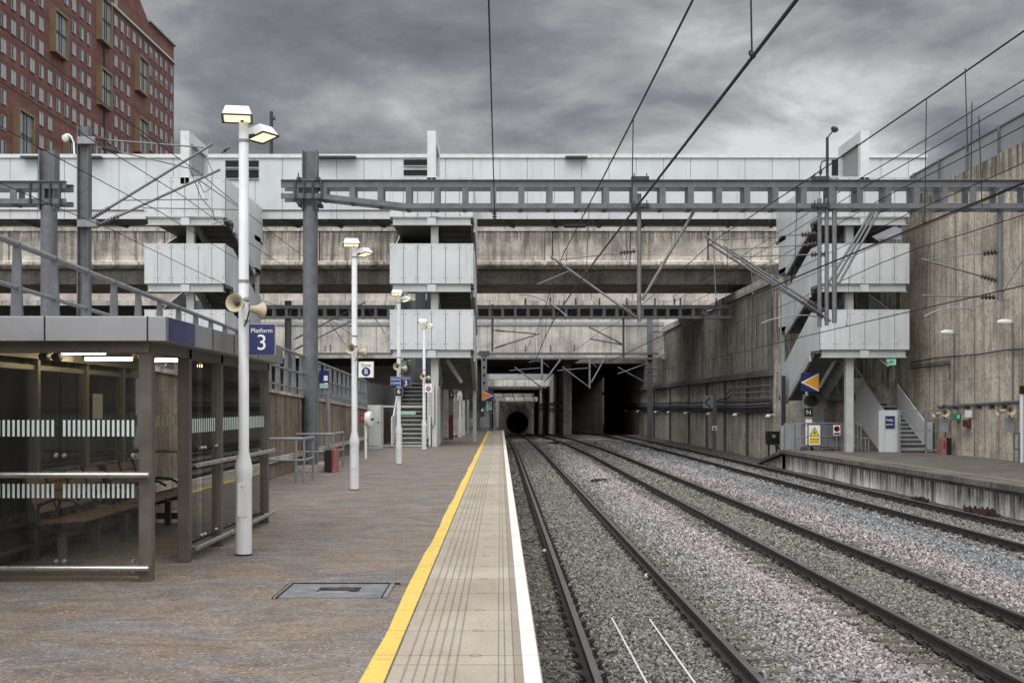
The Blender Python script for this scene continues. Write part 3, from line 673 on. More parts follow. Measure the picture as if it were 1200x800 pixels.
v2 = empty('concrete_bridge', (-10, 80, 8), 'lower pinkish-grey panelled concrete bridge right behind the stained viaduct', 'bridge')
MB().box(-60, 13.5, 80, 80.4, 8.32, 10.2).build('parapet', 'bridge2', v2)
MB().box(-60, 13.5, 79.85, 80.4, 7.98, 8.3).build('edge_beam', 'bridge3', v2)
MB().box(-60, 13.5, 80.4, 91, 8.1, 8.7).build('deck', 'dark', v2)  # deck cut short; the added gap lets skylight down onto the wall behind
mb = MB()
for k in range(26): mb.box(-58 + 2.75 * k, -57.94 + 2.75 * k, 79.97, 80, 8.32, 10.2)
mb.build('joint', 'white_steel', v2)
v3 = empty('tunnel_box', (-4, 100, 5), 'deep pale concrete bridge front over the dark mouths of the tunnel boxes', 'bridge')
MB().box(-60, 13, 100, 100.5, 5.75, 9.2).build('front_wall', 'bridge3', v3)
MB().box(-60, 13, 99.8, 100.5, 5.4, 5.75).build('edge_beam', 'viaduct_low', v3)
MB().box(-60, 13, 99.9, 100, 8.0, 8.25).build('string_course', 'cabinet', v3)
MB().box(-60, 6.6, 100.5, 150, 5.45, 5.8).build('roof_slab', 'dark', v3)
MB().box(6.6, 14, 113, 172, 5.45, 5.8).build('roof_slab', 'dark', v3)  # starts late: added open slot behind the front wall lets skylight in
dv = empty('dividing_wall', (6.3, 118, -1.2), 'concrete dividing wall between the round tunnel approach and the black box opening', 'wall')
MB().prism([(6.05, 118, -5), (7.7, 290, -5), (7.7, 290, 5.45), (6.05, 118, 5.45)], (.45, 0, 0)).build('wall', 'tunnel', dv)
MB().box(5.9, 6.65, 117.4, 118.6, -1.4, 5.45).build('end_pier', 'tunnel', dv)
for z in (1.2, 1.9): MB().prism([(5.85, 119, z), (7.5, 288, z), (7.5, 288, z + .16), (5.85, 119, z + .16)], (.2, 0, 0)).build('cable_tray', 'steel_dk', dv)
MB().box(6.0, 6.25, 135, 135.5, -3, 5.4).build('pilaster', 'steel_dk', dv)
tag(MB().box(-30, -1.6, 120, 120.6, -1.4, 5.45).build('back_wall', 'bridge3'), 'dim grey cross wall behind the platform end under the bridge', 'wall')
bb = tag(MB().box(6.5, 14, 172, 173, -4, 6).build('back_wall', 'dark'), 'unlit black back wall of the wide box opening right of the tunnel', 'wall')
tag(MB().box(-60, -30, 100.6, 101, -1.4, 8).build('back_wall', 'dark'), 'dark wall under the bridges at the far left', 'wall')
sw = tag(MB().box(-1.9, -1.55, 120, 290, -5, 6).build('side_wall', 'tunnel'), 'grey side wall left of the tracks before the round tunnel', 'wall')
for (y, z0, z1, lab) in ((164, 4.2, 5.05, 'first thin pale beam bridge seen under the tunnel box roof'), (214, 2.5, 3.2, 'second thin pale beam bridge just above the round tunnel')):
    r = empty('beam_bridge', (0, y, z0), lab, 'bridge')
    MB().box(-1.6, 6.4, y, y + 1.2, z0, z1).build('beam', 'bridge3', r)
    MB().box(-1.6, 6.1, y + .05, y + 7, z0 - .25, z0).build('soffit', 'dark', r)
    for k in range(6): MB().bar((-1.2 + k * 1.3, y + 3, z0 - .25), (-.6 + k * 1.3, y + 3, z0 - 1.9), .1, .1).build('hanger', 'steel_dk', r)
# tunnel portal with round bore
rs = empty('tunnel_shade_roof', (3, 166, 4.6), 'added roof slabs shading the tunnel approach between the thin beam bridges', 'roof')  # roof added to keep skylight off the portal wall
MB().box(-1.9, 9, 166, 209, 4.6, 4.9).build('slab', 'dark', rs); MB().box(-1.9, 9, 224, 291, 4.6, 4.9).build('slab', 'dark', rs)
tp = empty('tunnel_portal', (2, 292, -5), 'far grey tunnel portal with a round black bore for the near tracks', 'tunnel')
mb = MB(); cx, cz, rr = 4.0, -2.15, 2.5; n = 40
ring = [(cx + rr * math.cos(t), cz + rr * math.sin(t)) for t in [2 * math.pi * i / n for i in range(n)]]
def outer(t):
    c, s_ = math.cos(t), math.sin(t); k = min((8.5 / abs(c)) if abs(c) > 1e-6 else 1e9, (6.6 / abs(s_)) if abs(s_) > 1e-6 else 1e9); return (cx + c * k, cz + s_ * k)
v = [(x, 292, z) for x, z in ring] + [(*[outer(2 * math.pi * i / n)[0]], 292, outer(2 * math.pi * i / n)[1]) for i in range(n)]
mb.add(v, [(i, (i + 1) % n, n + (i + 1) % n, n + i) for i in range(n)]); mb.build('portal_wall', 'tunnel', tp)
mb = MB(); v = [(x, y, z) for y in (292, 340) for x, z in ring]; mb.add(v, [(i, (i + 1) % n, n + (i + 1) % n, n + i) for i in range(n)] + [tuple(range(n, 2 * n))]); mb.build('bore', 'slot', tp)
mb = MB(); v = [(cx + (rr + d) * math.cos(2 * math.pi * i / n), y, cz + (rr + d) * math.sin(2 * math.pi * i / n)) for d in (.02, .4) for y in (291.7, 291.99) for i in range(n)]
mb.add(v, [(2 * n + i, 2 * n + (i + 1) % n, (i + 1) % n, i) for i in range(n)]); mb.build('arch_ring', 'tunnel', tp)
tag(MB().box(-60, 60, 345, 346, -9, 9).build('embankment', 'dark'), 'dark embankment above the tunnel portal', 'embankment')

# ------------------------------------------------------------------ white footbridge
fb = empty('footbridge', (0, 58, 10.2), 'long white panelled footbridge crossing the whole view against the sky', 'footbridge')
FX0, FX1 = -40, 19.6
mb = MB(); x = FX0
while x < FX1 - .5:
    x2 = min(x + 1.25, FX1); mb.box(x + .012, x2 - .012, 58, 58.06, 10.62, 12.98); x = x2
mb.box(FX0, FX1, 58.065, 58.3, 10.3, 12.9); mb.build('side_panel', 'panel_clean', fb)
MB().box(FX0, FX1, 57.9, 58.35, 12.99, 13.16).build('top_cap', 'white_steel', fb)
MB().box(FX0, FX1, 57.93, 58.3, 10.58, 10.62).build('ledge', 'soffit', fb)
mb = MB(); x = FX0
while x < FX1 - .5:
    x2 = min(x + 1.25, FX1); mb.box(x + .012, x2 - .012, 58.0, 58.1, 10.2, 10.57); x = x2
mb.build('lower_band', 'panel_clean', fb)
MB().box(FX0, FX1, 58.12, 60.4, 10.25, 10.45).build('deck', 'soffit', fb)
MB().box(FX0, FX1, 60.4, 60.6, 10.2, 13.1).build('side_panel', 'panel_clean', fb)
MB().box(FX0, FX1, 58.4, 60.4, 12.99, 13.1).build('roof', 'white_steel', fb)
for k in range(30):
    xx = FX0 + 1.2 + k * 2.05
    MB().bar((xx, 58.3, 10.18), (xx + .5, 60.35, 10.18), .14, .14).build('cross_beam', 'soffit', fb)
for px in (675, 405, 380, 108, 40):
    c = at(px, 184, 57.9); MB().box(c.x - .5, c.x + .5, 57.5, 57.9, c.z - .1, c.z - .02).build('light_fitting', 'steel_dk', fb)
for px, pw in ((675, 12), (540, 10)):
    c = at(px, 264, 57.9); MB().box(c.x - .5, c.x + .5, 58.3, 58.9, c.z + .02, c.z + .12).build('light_fitting', 'steel_dk', fb)
for (px0, px1, py0, py1) in ((473, 502, 187, 194), (473, 502, 199, 206), (264, 303, 188, 196), (264, 303, 199, 209), (993, 1008, 187, 194), (975, 990, 187, 206)):
    a = at(px0, py1, 57.95); b_ = at(px1, py0, 57.95); mb = MB(); mb.box(a.x, b_.x, 57.975, 57.985, a.z, b_.z); mb.build('louvre', 'slot', fb)
    MB().box(a.x, b_.x, 57.90, 57.97, a.z - .06, a.z).build('louvre_sill', 'steel_lt', fb)
# piers under the footbridge
# ------------------------------------------------------------------ stair towers
def tower(px_a, px_b, first_side, base_z, label, notop=False):
    """px_a..px_b front face in pixels at Y=50; first_side -1: the bottom flight is on the left"""
    xa = (px_a - 586) * 50 / F; xb = (px_b - 586) * 50 / F
    W = xb - xa; root = empty('stair_tower', ((xa + xb) / 2, 50, base_z), label, 'stair tower', 'stair towers under the white footbridge')
    Y0, Y1, Y2, Y3 = 50.0, 51.6, 55.9, 57.4
    levels = [3.85, 6.46, 9.1]
    xm = (xa + xb) / 2
    def rng_x(side): return (xa + .12, xm - .12) if side < 0 else (xm + .12, xb - .12)
    bx = rng_x(first_side); rx = rng_x(-first_side)
    def flight(x0, x1, ya, za, yb, zb, name='stair_flight'):
        n = max(8, round(abs(zb - za) / .17)); mb = MB(); dy = (yb - ya) / n; dz = (zb - za) / n
        for i in range(n):
            y_, z_ = ya + dy * i, za + dz * (i + 1)
            mb.box(x0 + .06, x1 - .06, y_ - (.02 if dy > 0 else -.02), y_ + dy, z_ - .045, z_)
            mb.box(x0 + .06, x1 - .06, y_ + (.03 if dy > 0 else 0), y_ + (.05 if dy > 0 else -.02), z_ - dz, z_ - .045, mi=1)
        f = mb.build(name, ['fascia', 'dark'] if dy > 0 else ['soffit', 'soffit'], root)  # on rising flights, dark risers painted in for shade between open treads
        mb = MB()
        for xx in (x0, x1): mb.bar((xx, ya, za - .06), (xx, yb, zb - .06), .06, .3)
        mb.build('stringer', 'fascia', f)
        return f
    def parapet(x, ya, za, yb, zb, h=1.48):
        mb = MB(); n = 4
        for i in range(n):
            t0, t1 = i / n + .004, (i + 1) / n - .004; y0, y1 = ya + (yb - ya) * t0, ya + (yb - ya) * t1; z0, z1 = za + (zb - za) * t0, za + (zb - za) * t1
            mb.prism([(x - .025, y0, z0 - .2), (x - .025, y1, z1 - .2), (x - .025, y1, z1 + h), (x - .025, y0, z0 + h)], (.05, 0, 0))
        mb.build('side_panel', 'panel', root)
    prev = base_z
    zb0 = (base_z + levels[0]) / 2 + (.7 if first_side < 0 else .3)
    bx0 = bx if first_side < 0 else (15.80, 17.05)
    for li, z in enumerate(levels):
        zb = (prev + z) / 2 if li else zb0
        fx_ = bx if li else bx0
        flight(fx_[0], fx_[1], Y1 if li else 50.2, prev, Y2, zb)       # away from the viewer
        flight(rx[0], rx[1], Y2, zb, Y1, z)                          # back towards the viewer
        # back landing
        B('back_landing', 'soffit', (xa, xb, Y2, Y3, zb - .25, zb), root)
        MB().box(xa, xb, Y3, Y3 + .06, zb - .2, zb + 1.25).build('back_panel', 'panel', root)
        for xx in (xa, xb - .05): MB().box(xx, xx + .05, Y2, Y3, zb - .2, zb + 1.45).build('side_panel', 'panel', root)
        # front landing
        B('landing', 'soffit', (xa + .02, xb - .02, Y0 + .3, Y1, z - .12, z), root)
        mb = MB(); mb.box(xa + .12, xb - .12, Y0 + .12, Y0 + .32, z - .3, z - .03)
        mb.box(xa + .05, xb - .05, Y0 + .05, Y0 + .35, z - .32, z - .3); mb.box(xa + .12, xb - .12, Y0 + .06, Y0 + .3, z - .05, z - .02)
        mb.build('edge_beam', 'fascia', root)
        MB().box(xm - .17, xm + .17, Y0 + .03, Y0 + .12, z - .32, z - .03).build('beam_end', 'panel', root)
        mb = MB(); w = W / 6
        for i in range(6): mb.box(xa + i * w + .01, xa + (i + 1) * w - .01, Y0, Y0 + .035, z, z + 1.55)
        pan = mb.build('front_panel', 'panel', root)
        MB().box(xa, xb, Y0 + .04, Y0 + .07, z + .01, z + 1.53).build('backing', 'steel_dk', pan)
        MB().box(xa - .01, xb + .01, Y0 - .01, Y0 + .08, z + 1.55, z + 1.58).build('capping', 'white_steel', pan)
        mb = MB()
        for i in range(6):
            for zz in (.22, 1.4):
                for dx in (.07, w - .07): mb.tube((xa + i * w + dx, Y0 - .008, z + zz), (xa + i * w + dx, Y0, z + zz), .02, 6)
        mb.build('bolt', 'steel_dk', pan)
        for xx in (xa, xb - .05):
            MB().box(xx, xx + .05, Y0 + .09, Y1, z - .02, z + 1.55).build('side_panel', 'panel', root)
        ox = xa if first_side > 0 else xb          # outer side of the return flight
        parapet(ox, Y1, z, Y2, zb)
        MB().bar((ox, Y1, z - .28), (ox, Y2, zb - .28), .09, .26).build('side_beam', 'fascia', root)
        if li: parapet(xb if first_side > 0 else xa, Y1, prev, Y2, zb)
        parapet(xm, Y1 + .1, z, Y2, zb, 1.0)
        # glazed screens behind the landing
        sx0, sx1 = (xa + .5, xm - .12) if first_side < 0 else (xm + .12, xb - .5)
        mb = MB(); ww = (sx1 - sx0) / 2
        for i in range(2): mb.box(sx0 + i * ww + .03, sx0 + (i + 1) * ww - .03, Y3 - .1, Y3 - .05, zb + .1, z + 1.5)
        mb.build('screen', 'cabinet', root)
        prev = z
    # top: roof slab level with bridge soffit and link to bridge
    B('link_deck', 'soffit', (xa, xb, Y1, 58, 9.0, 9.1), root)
    for xx in (xa, xb - .05): MB().box(xx, xx + .05, Y1, 57.9, 9.1, 10.65).build('side_panel', 'panel', root)
    # columns
    xc = xm + (.1 if first_side < 0 else -.47)
    MB().box(xc - .15, xc + .15, Y0 + .45, Y0 + .75, base_z, 10.5).build('column', 'fascia', root)
    MB().box(xm - .16, xm + .16, Y3 - .5, Y3 - .2, base_z, 10.5).build('column', 'fascia', root)
    for xx in (xa + .1, xb - .1):
        MB().box(xx - .08, xx + .08, Y3 - .4, Y3 - .2, base_z, 10.4).build('column', 'fascia', root)
    sx = xa + .2 if first_side > 0 else xb - .2
    MB().bar((xm - .5 * first_side, Y1 + .9, levels[0] - .3), (xm - 1.1 * first_side, Y1 + 1.2, base_z + 2.6), .12, .12).build('brace', 'fascia', root)
    # portal frame above
    fx = xm + .0; zt = 12.5
    fr = MB(); fr.box(fx - .17, fx + .17, 50.0, 50.35, 10.4, zt); fr.box(fx - .17, fx + .17, 53.0, 53.3, 10.4, zt); fr.box(fx - .17, fx + .17, 50.35, 53.0, zt - .42, zt)
    f = fr.build('portal_frame', 'white_steel', root); MB().box(fx - .05, fx + .05, 50.35, 53.0, 10.6, zt - .42).build('pane', 'cabinet', f)
    # bottom flight sides, handrails
    x0, x1 = bx0; zb1 = zb0
    for xx in (x0 - .06, x1 + .02):
        mb = MB()
        if first_side > 0 and xx < 16: mb.prism([(xx, 49.85, base_z + .03), (xx, 52.6, base_z + .03), (xx, 55.2, .80), (xx, Y3, .80), (xx, Y3, 2.85), (xx, 55.0, 2.83), (xx, 51.8, 1.40), (xx, 49.85, 1.40)], (.05, 0, 0))
        else: mb.prism([(xx, 50.0, base_z + .03), (xx, 50.9, base_z + .03), (xx, Y2, zb1 - .45), (xx, Y2, zb1 + 1.15), (xx, 50.75, base_z + 1.2), (xx, 50.0, base_z + 1.2)], (.05, 0, 0))
        mb.build('stair_side', 'lamp_white', root)
        MB().path([(xx + .02, 50.3, base_z + 1.0), (xx + .02, 50.9, base_z + 1.15), (xx + .02, Y2, zb1 + 1.2), (xx + .02, Y3, zb1 + 1.2)], .035, 8).build('handrail', 'white_steel', root, smooth=True)
    return root, (xa, xb, xm, bx, rx)
tC, gC = tower(456.5, 555, -1, 0, 'central white stair tower standing on the left platform with the gate at its foot')
tR, gR = tower(961, 1066, 1, Z4, 'right white stair tower beside the tall wall on the opposite platform')
tL, gL = tower(169, 264, -1, 1.35, 'left white stair tower behind the shelter roof and the railing')
# big side fin of the right tower, seen left of it
# ------------------------------------------------------------------ distant brick building
def fac_x(Y): return -62.2 + .031 * Y
bk = empty('brick_building', (-60, 170, -1), 'tall red brick apartment block with gold framed bay windows at the upper left', 'apartment building')
mb = MB(); YA, YB = 118, 215
prof = [(YA, -1), (YB, -1), (YB, 62.8), (201, 62.8), (196.6, 64.9), (186, 71), (168, 71), (168, 76), (YA, 76)]
mb.prism([(fac_x(y), y, z) for y, z in prof], (-22, 0, 0)); mb.build('wall', 'brick', bk)
MB().bar((fac_x(183) + .2, 183, 59.9), (fac_x(215.2) + .2, 215.2, 59.9), .35, .3).build('cornice', 'fascia', bk)
MB().bar((fac_x(201) + .1, 201, 62.9), (fac_x(215.2) + .1, 215.2, 62.9), .5, .25).build('roof_edge', 'canopy_dk', bk)
MB().bar((fac_x(180) + .15, 180.3, -1), (fac_x(180) + .15, 180.3, 58), .22, .22).build('drain_pipe', 'steel_dk', bk)
def ypx(px): return 62.2 * F / (632 - px) if False else 215 * 428 / (632 - px)
oriels = [(58, 75, 5, 72), (113, 127, -10, 57), (113, 127, 74, 132), (158, 170, 60, 115), (158, 170, 132, 186), (15, 35, 122, 196), (74, 86, 157, 215)]
orects = []
for (p0, p1, q0, q1) in oriels:
    y0, y1 = ypx(p0), ypx(p1); z1 = EYE + (476 - q0) * y0 / F; z0 = EYE + (476 - q1) * y1 / F * 1.0; z1 = EYE + (476 - q0 - 3) * y0 / F; z0 = EYE + (476 - q1) * (y0 + y1) / 2 / F + 0.6
    xf = fac_x((y0 + y1) / 2); orects.append((y0 - .8, y1 + .8, z0 - 1, z1 + 1)); d = .75
    mb = MB(); mb.box(xf - .3, xf + d, y0, y0 + .28, z0, z1).box(xf - .3, xf + d, y1 - .28, y1, z0, z1).box(xf - .3, xf + d, y0 + .28, y1 - .28, z0, z0 + .3).box(xf - .3, xf + d, y0 + .28, y1 - .28, z1 - .3, z1)
    w = mb.build('bay_window', 'gold', bk)
    MB().box(xf + d - .35, xf + d - .3, y0 + .28, y1 - .28, z0 + .3, z1 - .3).build('pane', 'oriel_glass', w)
    mb = MB(); ym = (y0 + y1) / 2
    for yy in (ym - .5, ym + .4): mb.box(xf + d - .3, xf + d - .22, yy, yy + .18, z0 + .3, z1 - .3)
    for zz in (.36, .40): mb.box(xf + d - .3, xf + d - .24, y0 + .28, y1 - .28, z0 + (z1 - z0) * (zz + .12), z0 + (z1 - z0) * (zz + .12) + .1)
    mb.build('mullion', 'steel_dk', w)
wins = []
pitch = 2.78; y = 213.2
col_i = 0
while y > 121:
    for r_ in range(-1, 16):
        z = 57.3 - r_ * 2.95 if True else 0
        px = 586 + F * fac_x(y) / y; py = 476 - F * (z + .8 - EYE) / y
        if z > 57.4 and y > 184: continue
        if z > 60 and y > 190: continue
        if px < -14 or py < -14 or py > 186: continue
        if any(a < y + 1 and y - 1 < b and c < z + 1.4 and z < d for a, b, c, d in orects): continue
        wins.append((y, y, z))
    # extra rows above for the nearer columns
    if y < 186:
        for r_ in (1, 2, 3):
            z = 57.3 + 2.95 * r_; py = 476 - F * (z + .8 - EYE) / y
            if py > -14 and 586 + F * fac_x(y) / y > -14 and not any(a < y + 1 and y - 1 < b and c < z + 1.4 and z < d for a, b, c, d in orects): wins.append((y, y, z))
    y -= pitch; col_i += 1
wins = sorted(set(wins))
def window_mesh(mb, y, z, x, flip):
    w, h = 1.30, 1.55; a, b = y - w / 2, y + w / 2
    mb.box(x - .12, x + .03, a, b, z, z + h, 1)          # dark opening
    mb.box(x + .03, x + .1, a - .08, a, z - .08, z + h + .06, 0).box(x + .03, x + .1, b, b + .08, z - .08, z + h + .06, 0)
    mb.box(x + .03, x + .1, a, b, z + h, z + h + .06, 0).box(x + .03, x + .14, a, b, z - .08, z, 0)
    if flip == 3: mb.box(x + .03, x + .06, a + .1, b, z + h * .55, z + h, 2)
    elif flip == 0: mb.box(x + .03, x + .07, y + .08, b, z, z + h, 2)
    elif flip == 1: mb.box(x + .03, x + .07, a, y - .1, z, z + h, 2).box(x + .03, x + .07, y + .1, b, z, z + h, 2)
    else: mb.box(x + .03, x + .07, a, y - .15, z, z + h, 2)
    mb.box(x + .03, x + .11, y - .05, y + .05, z, z + h, 0)
protos = []
for fl in range(3):
    mb = MB(); mb_y, _, mb_z = wins[fl]; window_mesh(mb, wins[fl][0], wins[fl][2], fac_x(wins[fl][0]), fl)
    protos.append((mb.build('window', ['cabinet', 'win_glass', 'win_blind'], bk), wins[fl]))
for (y, _, z) in wins[3:100]:
    fl = random.choice((0, 0, 1, 1, 2)); p, (py_, _, pz_) = protos[fl]
    o = p.copy(); COL.objects.link(o); o.parent = bk; o.location = (fac_x(y) - fac_x(py_), y - py_, z - pz_)
mb = MB()
for (y, _, z) in wins[100:]: window_mesh(mb, y, z, fac_x(y), random.choice((0, 0, 1, 3, 2, 2)))
o = mb.build('window', ['cabinet', 'win_glass', 'win_blind'], bk); o['kind'] = 'stuff'

# ================================================================== OVERHEAD LINE EQUIPMENT
def hsec(mb, x, y, z0, z1, w=.37, d=.35, t=.03):
    mb.box(x - w / 2, x - w / 2 + t, y - d / 2, y + d / 2, z0, z1).box(x + w / 2 - t, x + w / 2, y - d / 2, y + d / 2, z0, z1).box(x - w / 2 + t, x + w / 2 - t, y - t / 2, y + t / 2, z0, z1)
def beam(root, x0, x1, Y, zt, depth, wid=.55, taper_l=None, pitch=.715):
    """ladder beam: two parallel ladders of channels; taper_l = (x_start, x_end) rising left end"""
    mb = MB()
    def zb(x):
        if taper_l and x < taper_l[1]:
            t = max(0, (x - taper_l[0]) / (taper_l[1] - taper_l[0])); return zt - depth * (.64 + .36 * t)
        return zt - depth
    for yy in (Y, Y + wid):
        mb.box(x0, x1, yy - .02, yy + .04, zt - .17, zt); mb.box(x0, x1, yy - .08, yy + .10, zt, zt + .022)
        if taper_l:
            mb.prism([(x0, yy - .02, zb(x0)), (taper_l[0], yy - .02, zb(taper_l[0])), (taper_l[1], yy - .02, zb(taper_l[1])), (x1, yy - .02, zb(x1)),
                      (x1, yy - .02, zb(x1) + .13), (taper_l[1], yy - .02, zb(taper_l[1]) + .13), (taper_l[0], yy - .02, zb(taper_l[0]) + .13), (x0, yy - .02, zb(x0) + .13)], (0, .06, 0))
        else: mb.box(x0, x1, yy - .02, yy + .04, zt - depth, zt - depth + .13)
    x = x0 + .3
    while x < x1:
        for yy in (Y - .015, Y + wid - .015): mb.box(x, x + .15, yy, yy + .05, zb(x), zt - .05)
        mb.box(x, x + .1, Y, Y + wid, zb(x) - .02, zb(x) + .03); mb.box(x, x + .08, Y, Y + wid, zt - .06, zt - .02)
        x += pitch
    return mb.build('beam', 'steel', root)
def insulator(mb, p, q, n=7, r=.075):
    p = Vector(p); q = Vector(q); L = (q - p).length; d = (q - p) / L
    prof = [(0, .022)]
    for i in range(n):
        t = L * (i + .5) / n; w = L / n * .22
        prof += [(t - w, .028), (t - w * .6, r), (t + w * .6, r * .92), (t + w, .028)]
    prof.append((L, .022)); mb.lathe(p, prof, 12, d)
def arm(root, P, Q, r=.03, ins=(0, .16), name='cantilever'):
    """tube from the mast end P to Q with an insulator on the stretch ins"""
    P = Vector(P); Q = Vector(Q); d = Q - P
    a = MB().tube(P, Q, r, 8).build(name, 'tubegrey', root)
    if ins:
        mb = MB(); insulator(mb, P + d * ins[0], P + d * ins[1], max(4, int(d.length * (ins[1] - ins[0]) / .075))); mb.build('insulator', 'insul', a)
    return a
def curve_arm(root, P, Q, sag, r=.02):
    P = Vector(P); Q = Vector(Q); pts = []
    for i in range(9):
        t = i / 8; p = P.lerp(Q, t); p.z += sag * math.sin(math.pi * t) ** .7; pts.append(p)
    return MB().path(pts, r, 6).build('registration_arm', 'steel_lt', root)

# gantry 1 -----------------------------------------------------------------
G = empty('gantry', (-4.85, 32, 0), 'nearest grey steel portal gantry spanning the platform and all three tracks', 'gantry', 'overhead line gantries')
mb = MB(); hsec(mb, -4.85, 32.3, 6.6, 8.12, .38, .38); mb.tube((-4.85, 32.3, 0), (-4.85, 32.3, 6.7), .19, 24); m_ = mb.build('mast', 'steel', G)
MB().box(-5.15, -4.55, 31.98, 32.6, .0, .03).build('base_plate', 'steel_dk', G)
beam(G, -5.55, 17.15, 32.0, 7.31, .70, .55, (-4.6, -2.4))
mb = MB()
for sx in (-1, 1):
    for zz in (6.75, 7.35):
        mb.box(-4.85 + sx * .24 - .05, -4.85 + sx * .24 + .05, 31.9, 32.65, zz - .04, zz + .04)
        mb.tube((-4.85 + sx * .24, 31.9, zz - .12), (-4.85 + sx * .24, 31.9, zz + .14), .015, 6)
for x in (-5.2, -4.98, -4.76, -4.54): mb.box(x, x + .04, 31.9, 31.97, 6.85, 7.3)
mb.build('clamp', 'steel_dk', G)
def drop(px, y0, y1, Y=32.0, r=.055, dy=.28):
    a = at(px, y0, Y); b = at(px, y1, Y); return MB().tube((a.x, Y + dy, a.z), (a.x, Y + dy, b.z), r, 10).build('drop_post', 'tubegrey', G)
drop(750.5, 225, 376)
for px, y1 in ((961.5, 383), (970, 381), (979, 378)): drop(px, 208 if px > 975 else 232, y1, r=.055 + (.008 if px > 975 else 0), dy=.1)
drop(1177, 238, 351, r=.07)
A = lambda px, py, dy=.28: Vector(((px - 586) * 32 / F, 32 + dy, EYE + (476 - py) * 32 / F))
MB().tube(A(815, 246), A(754, 350), .04, 8).build('brace', 'tubegrey', G)
for a_, b_ in (((1031, 248), (984, 332)), ((1026, 248), (976, 335)), ((1022, 248), (969, 336))): MB().tube(A(*a_, .1), A(*b_, .1), .035, 8).build('brace', 'tubegrey', G)
# track 1 cantilever
arm(G, A(750, 373), A(646, 299), .03, (.02, .2)); arm(G, A(750, 292), A(655, 303), .014, (.04, .24))
MB().tube(A(668, 316), A(630, 332), .016, 6).build('strut', 'tubegrey', G); curve_arm(G, A(665, 370), A(608, 344), .15)
# tracks 2/3
for (a_, b_, dy) in (((968, 372), (826, 276), 0.0), ((974, 366), (850, 286), .35), ((982, 374), (835, 281), .7)):
    arm(G, A(*a_, dy), A(*b_, dy), .03, (.03, .2))
arm(G, A(963, 272), A(845, 279), .016, (.03, .18)); arm(G, A(968, 284), A(858, 291), .016, (.03, .18)); arm(G, A(975, 296), A(853, 300), .016, (.03, .18))
for px in (838, 882, 905): MB().tube(A(px, 281 + (px - 838) * .3), A(px + 3, 345), .012, 6).build('strut', 'tubegrey', G)
curve_arm(G, A(895, 378), A(960, 370), .10)
arm(G, A(1176, 328), A(1084, 302), .028, (.03, .24)); arm(G, A(1176, 293), A(1089, 303), .014, (.03, .22)); arm(G, A(1176, 347), A(1085, 345), .022, (.05, .24))
MB().tube(A(1177, 345), A(1205, 300), .03, 6).build('brace', 'tubegrey', G); curve_arm(G, A(1145, 363), A(1088, 370), .14)
MB().tube(A(1114, 346), A(1114, 325), .012, 6).build('strut', 'tubegrey', G)
MB().tube(A(979, 208, .1), A(979, 214, .1), .11, 8).build('post_cap', 'steel_lt', G)
for px in (750, 961): 
    mb = MB()
    for zz in (6.68, 7.36):
        x = (px - 586) * 32 / F; mb.box(x - .22, x + .22, 31.9, 32.1, zz - .05, zz + .05); mb.tube((x - .16, 31.9, zz - .1), (x - .16, 31.9, zz + .12), .015, 6); mb.tube((x + .16, 31.9, zz - .1), (x + .16, 31.9, zz + .12), .015, 6)
    mb.build('clamp', 'steel_dk', G)
# wall end bracket of the gantry
MB().box(16.9, 17.2, 31.9, 32.7, 6.3, 7.5).build('wall_bracket', 'steel_dk', G)

# left gantry ----------------------------------------------------------------
G0 = empty('gantry', (-11.5, 32, 1.3), 'left grey gantry mast behind the shelter with its short beam running out of view', 'gantry', 'overhead line gantries')
mb = MB(); hsec(mb, -11.5, 32.2, 6.6, 8.1, .41, .4); mb.tube((-11.5, 32.2, 1.3), (-11.5, 32.2, 6.7), .205, 24); mb.build('mast', 'steel', G0)
beam(G0, -22, -11.0, 32.0, 7.28, .55, .55)
mb = MB()
for x in (-11.9, -11.66, -11.4, -11.15): mb.box(x, x + .04, 31.9, 31.97, 6.74, 7.24)
mb.build('clamp', 'steel_dk', G0)

# H mast with long raked cantilevers
Y5 = 36.0; Q5 = lambda px, py: Vector(((px - 586) * Y5 / F, Y5 + .1, EYE + (476 - py) * Y5 / F))
M5 = empty('overhead_line_mast', ((96 - 586) * Y5 / F, Y5, 1.3), 'slim grey H mast at the left carrying two raked insulated arms', 'mast')
mb = MB(); hsec(mb, Q5(96, 0).x, Y5 + .2, 1.3, Q5(0, 147).z, .33, .3); mb.build('mast', 'steel', M5)
arm(M5, Q5(99, 260), Q5(248, 168), .04, (.03, .19)); arm(M5, Q5(108, 266), Q5(257, 198), .04, (.05, .2))
arm(M5, Q5(96, 161), Q5(237, 172), .022, (.05, .2)); arm(M5, Q5(112, 171), Q5(232, 199), .02, (.05, .22))
MB().tube(Q5(140, 234), Q5(243, 233), .018, 6).build('registration_arm', 'tubegrey', M5); MB().tube(Q5(165, 243), Q5(283, 245), .018, 6).build('registration_arm', 'tubegrey', M5)
MB().tube(Q5(229, 208), Q5(284, 246), .022, 6).build('strut', 'tubegrey', M5)
MB().path([Q5(248, 262), Q5(262, 258), Q5(275, 256), Q5(284, 256)], .015, 6).build('registration_arm', 'steel_lt', M5)
MB().path([Q5(222, 186), Q5(221, 196), Q5(228, 214), Q5(235, 232), Q5(248, 246), Q5(251, 258)], .012, 6).build('jumper_cable', 'wire', M5)
MB().path([Q5(240, 182), Q5(248, 200), Q5(247, 220), Q5(238, 225), Q5(232, 212)], .012, 6).build('jumper_cable', 'wire', M5)
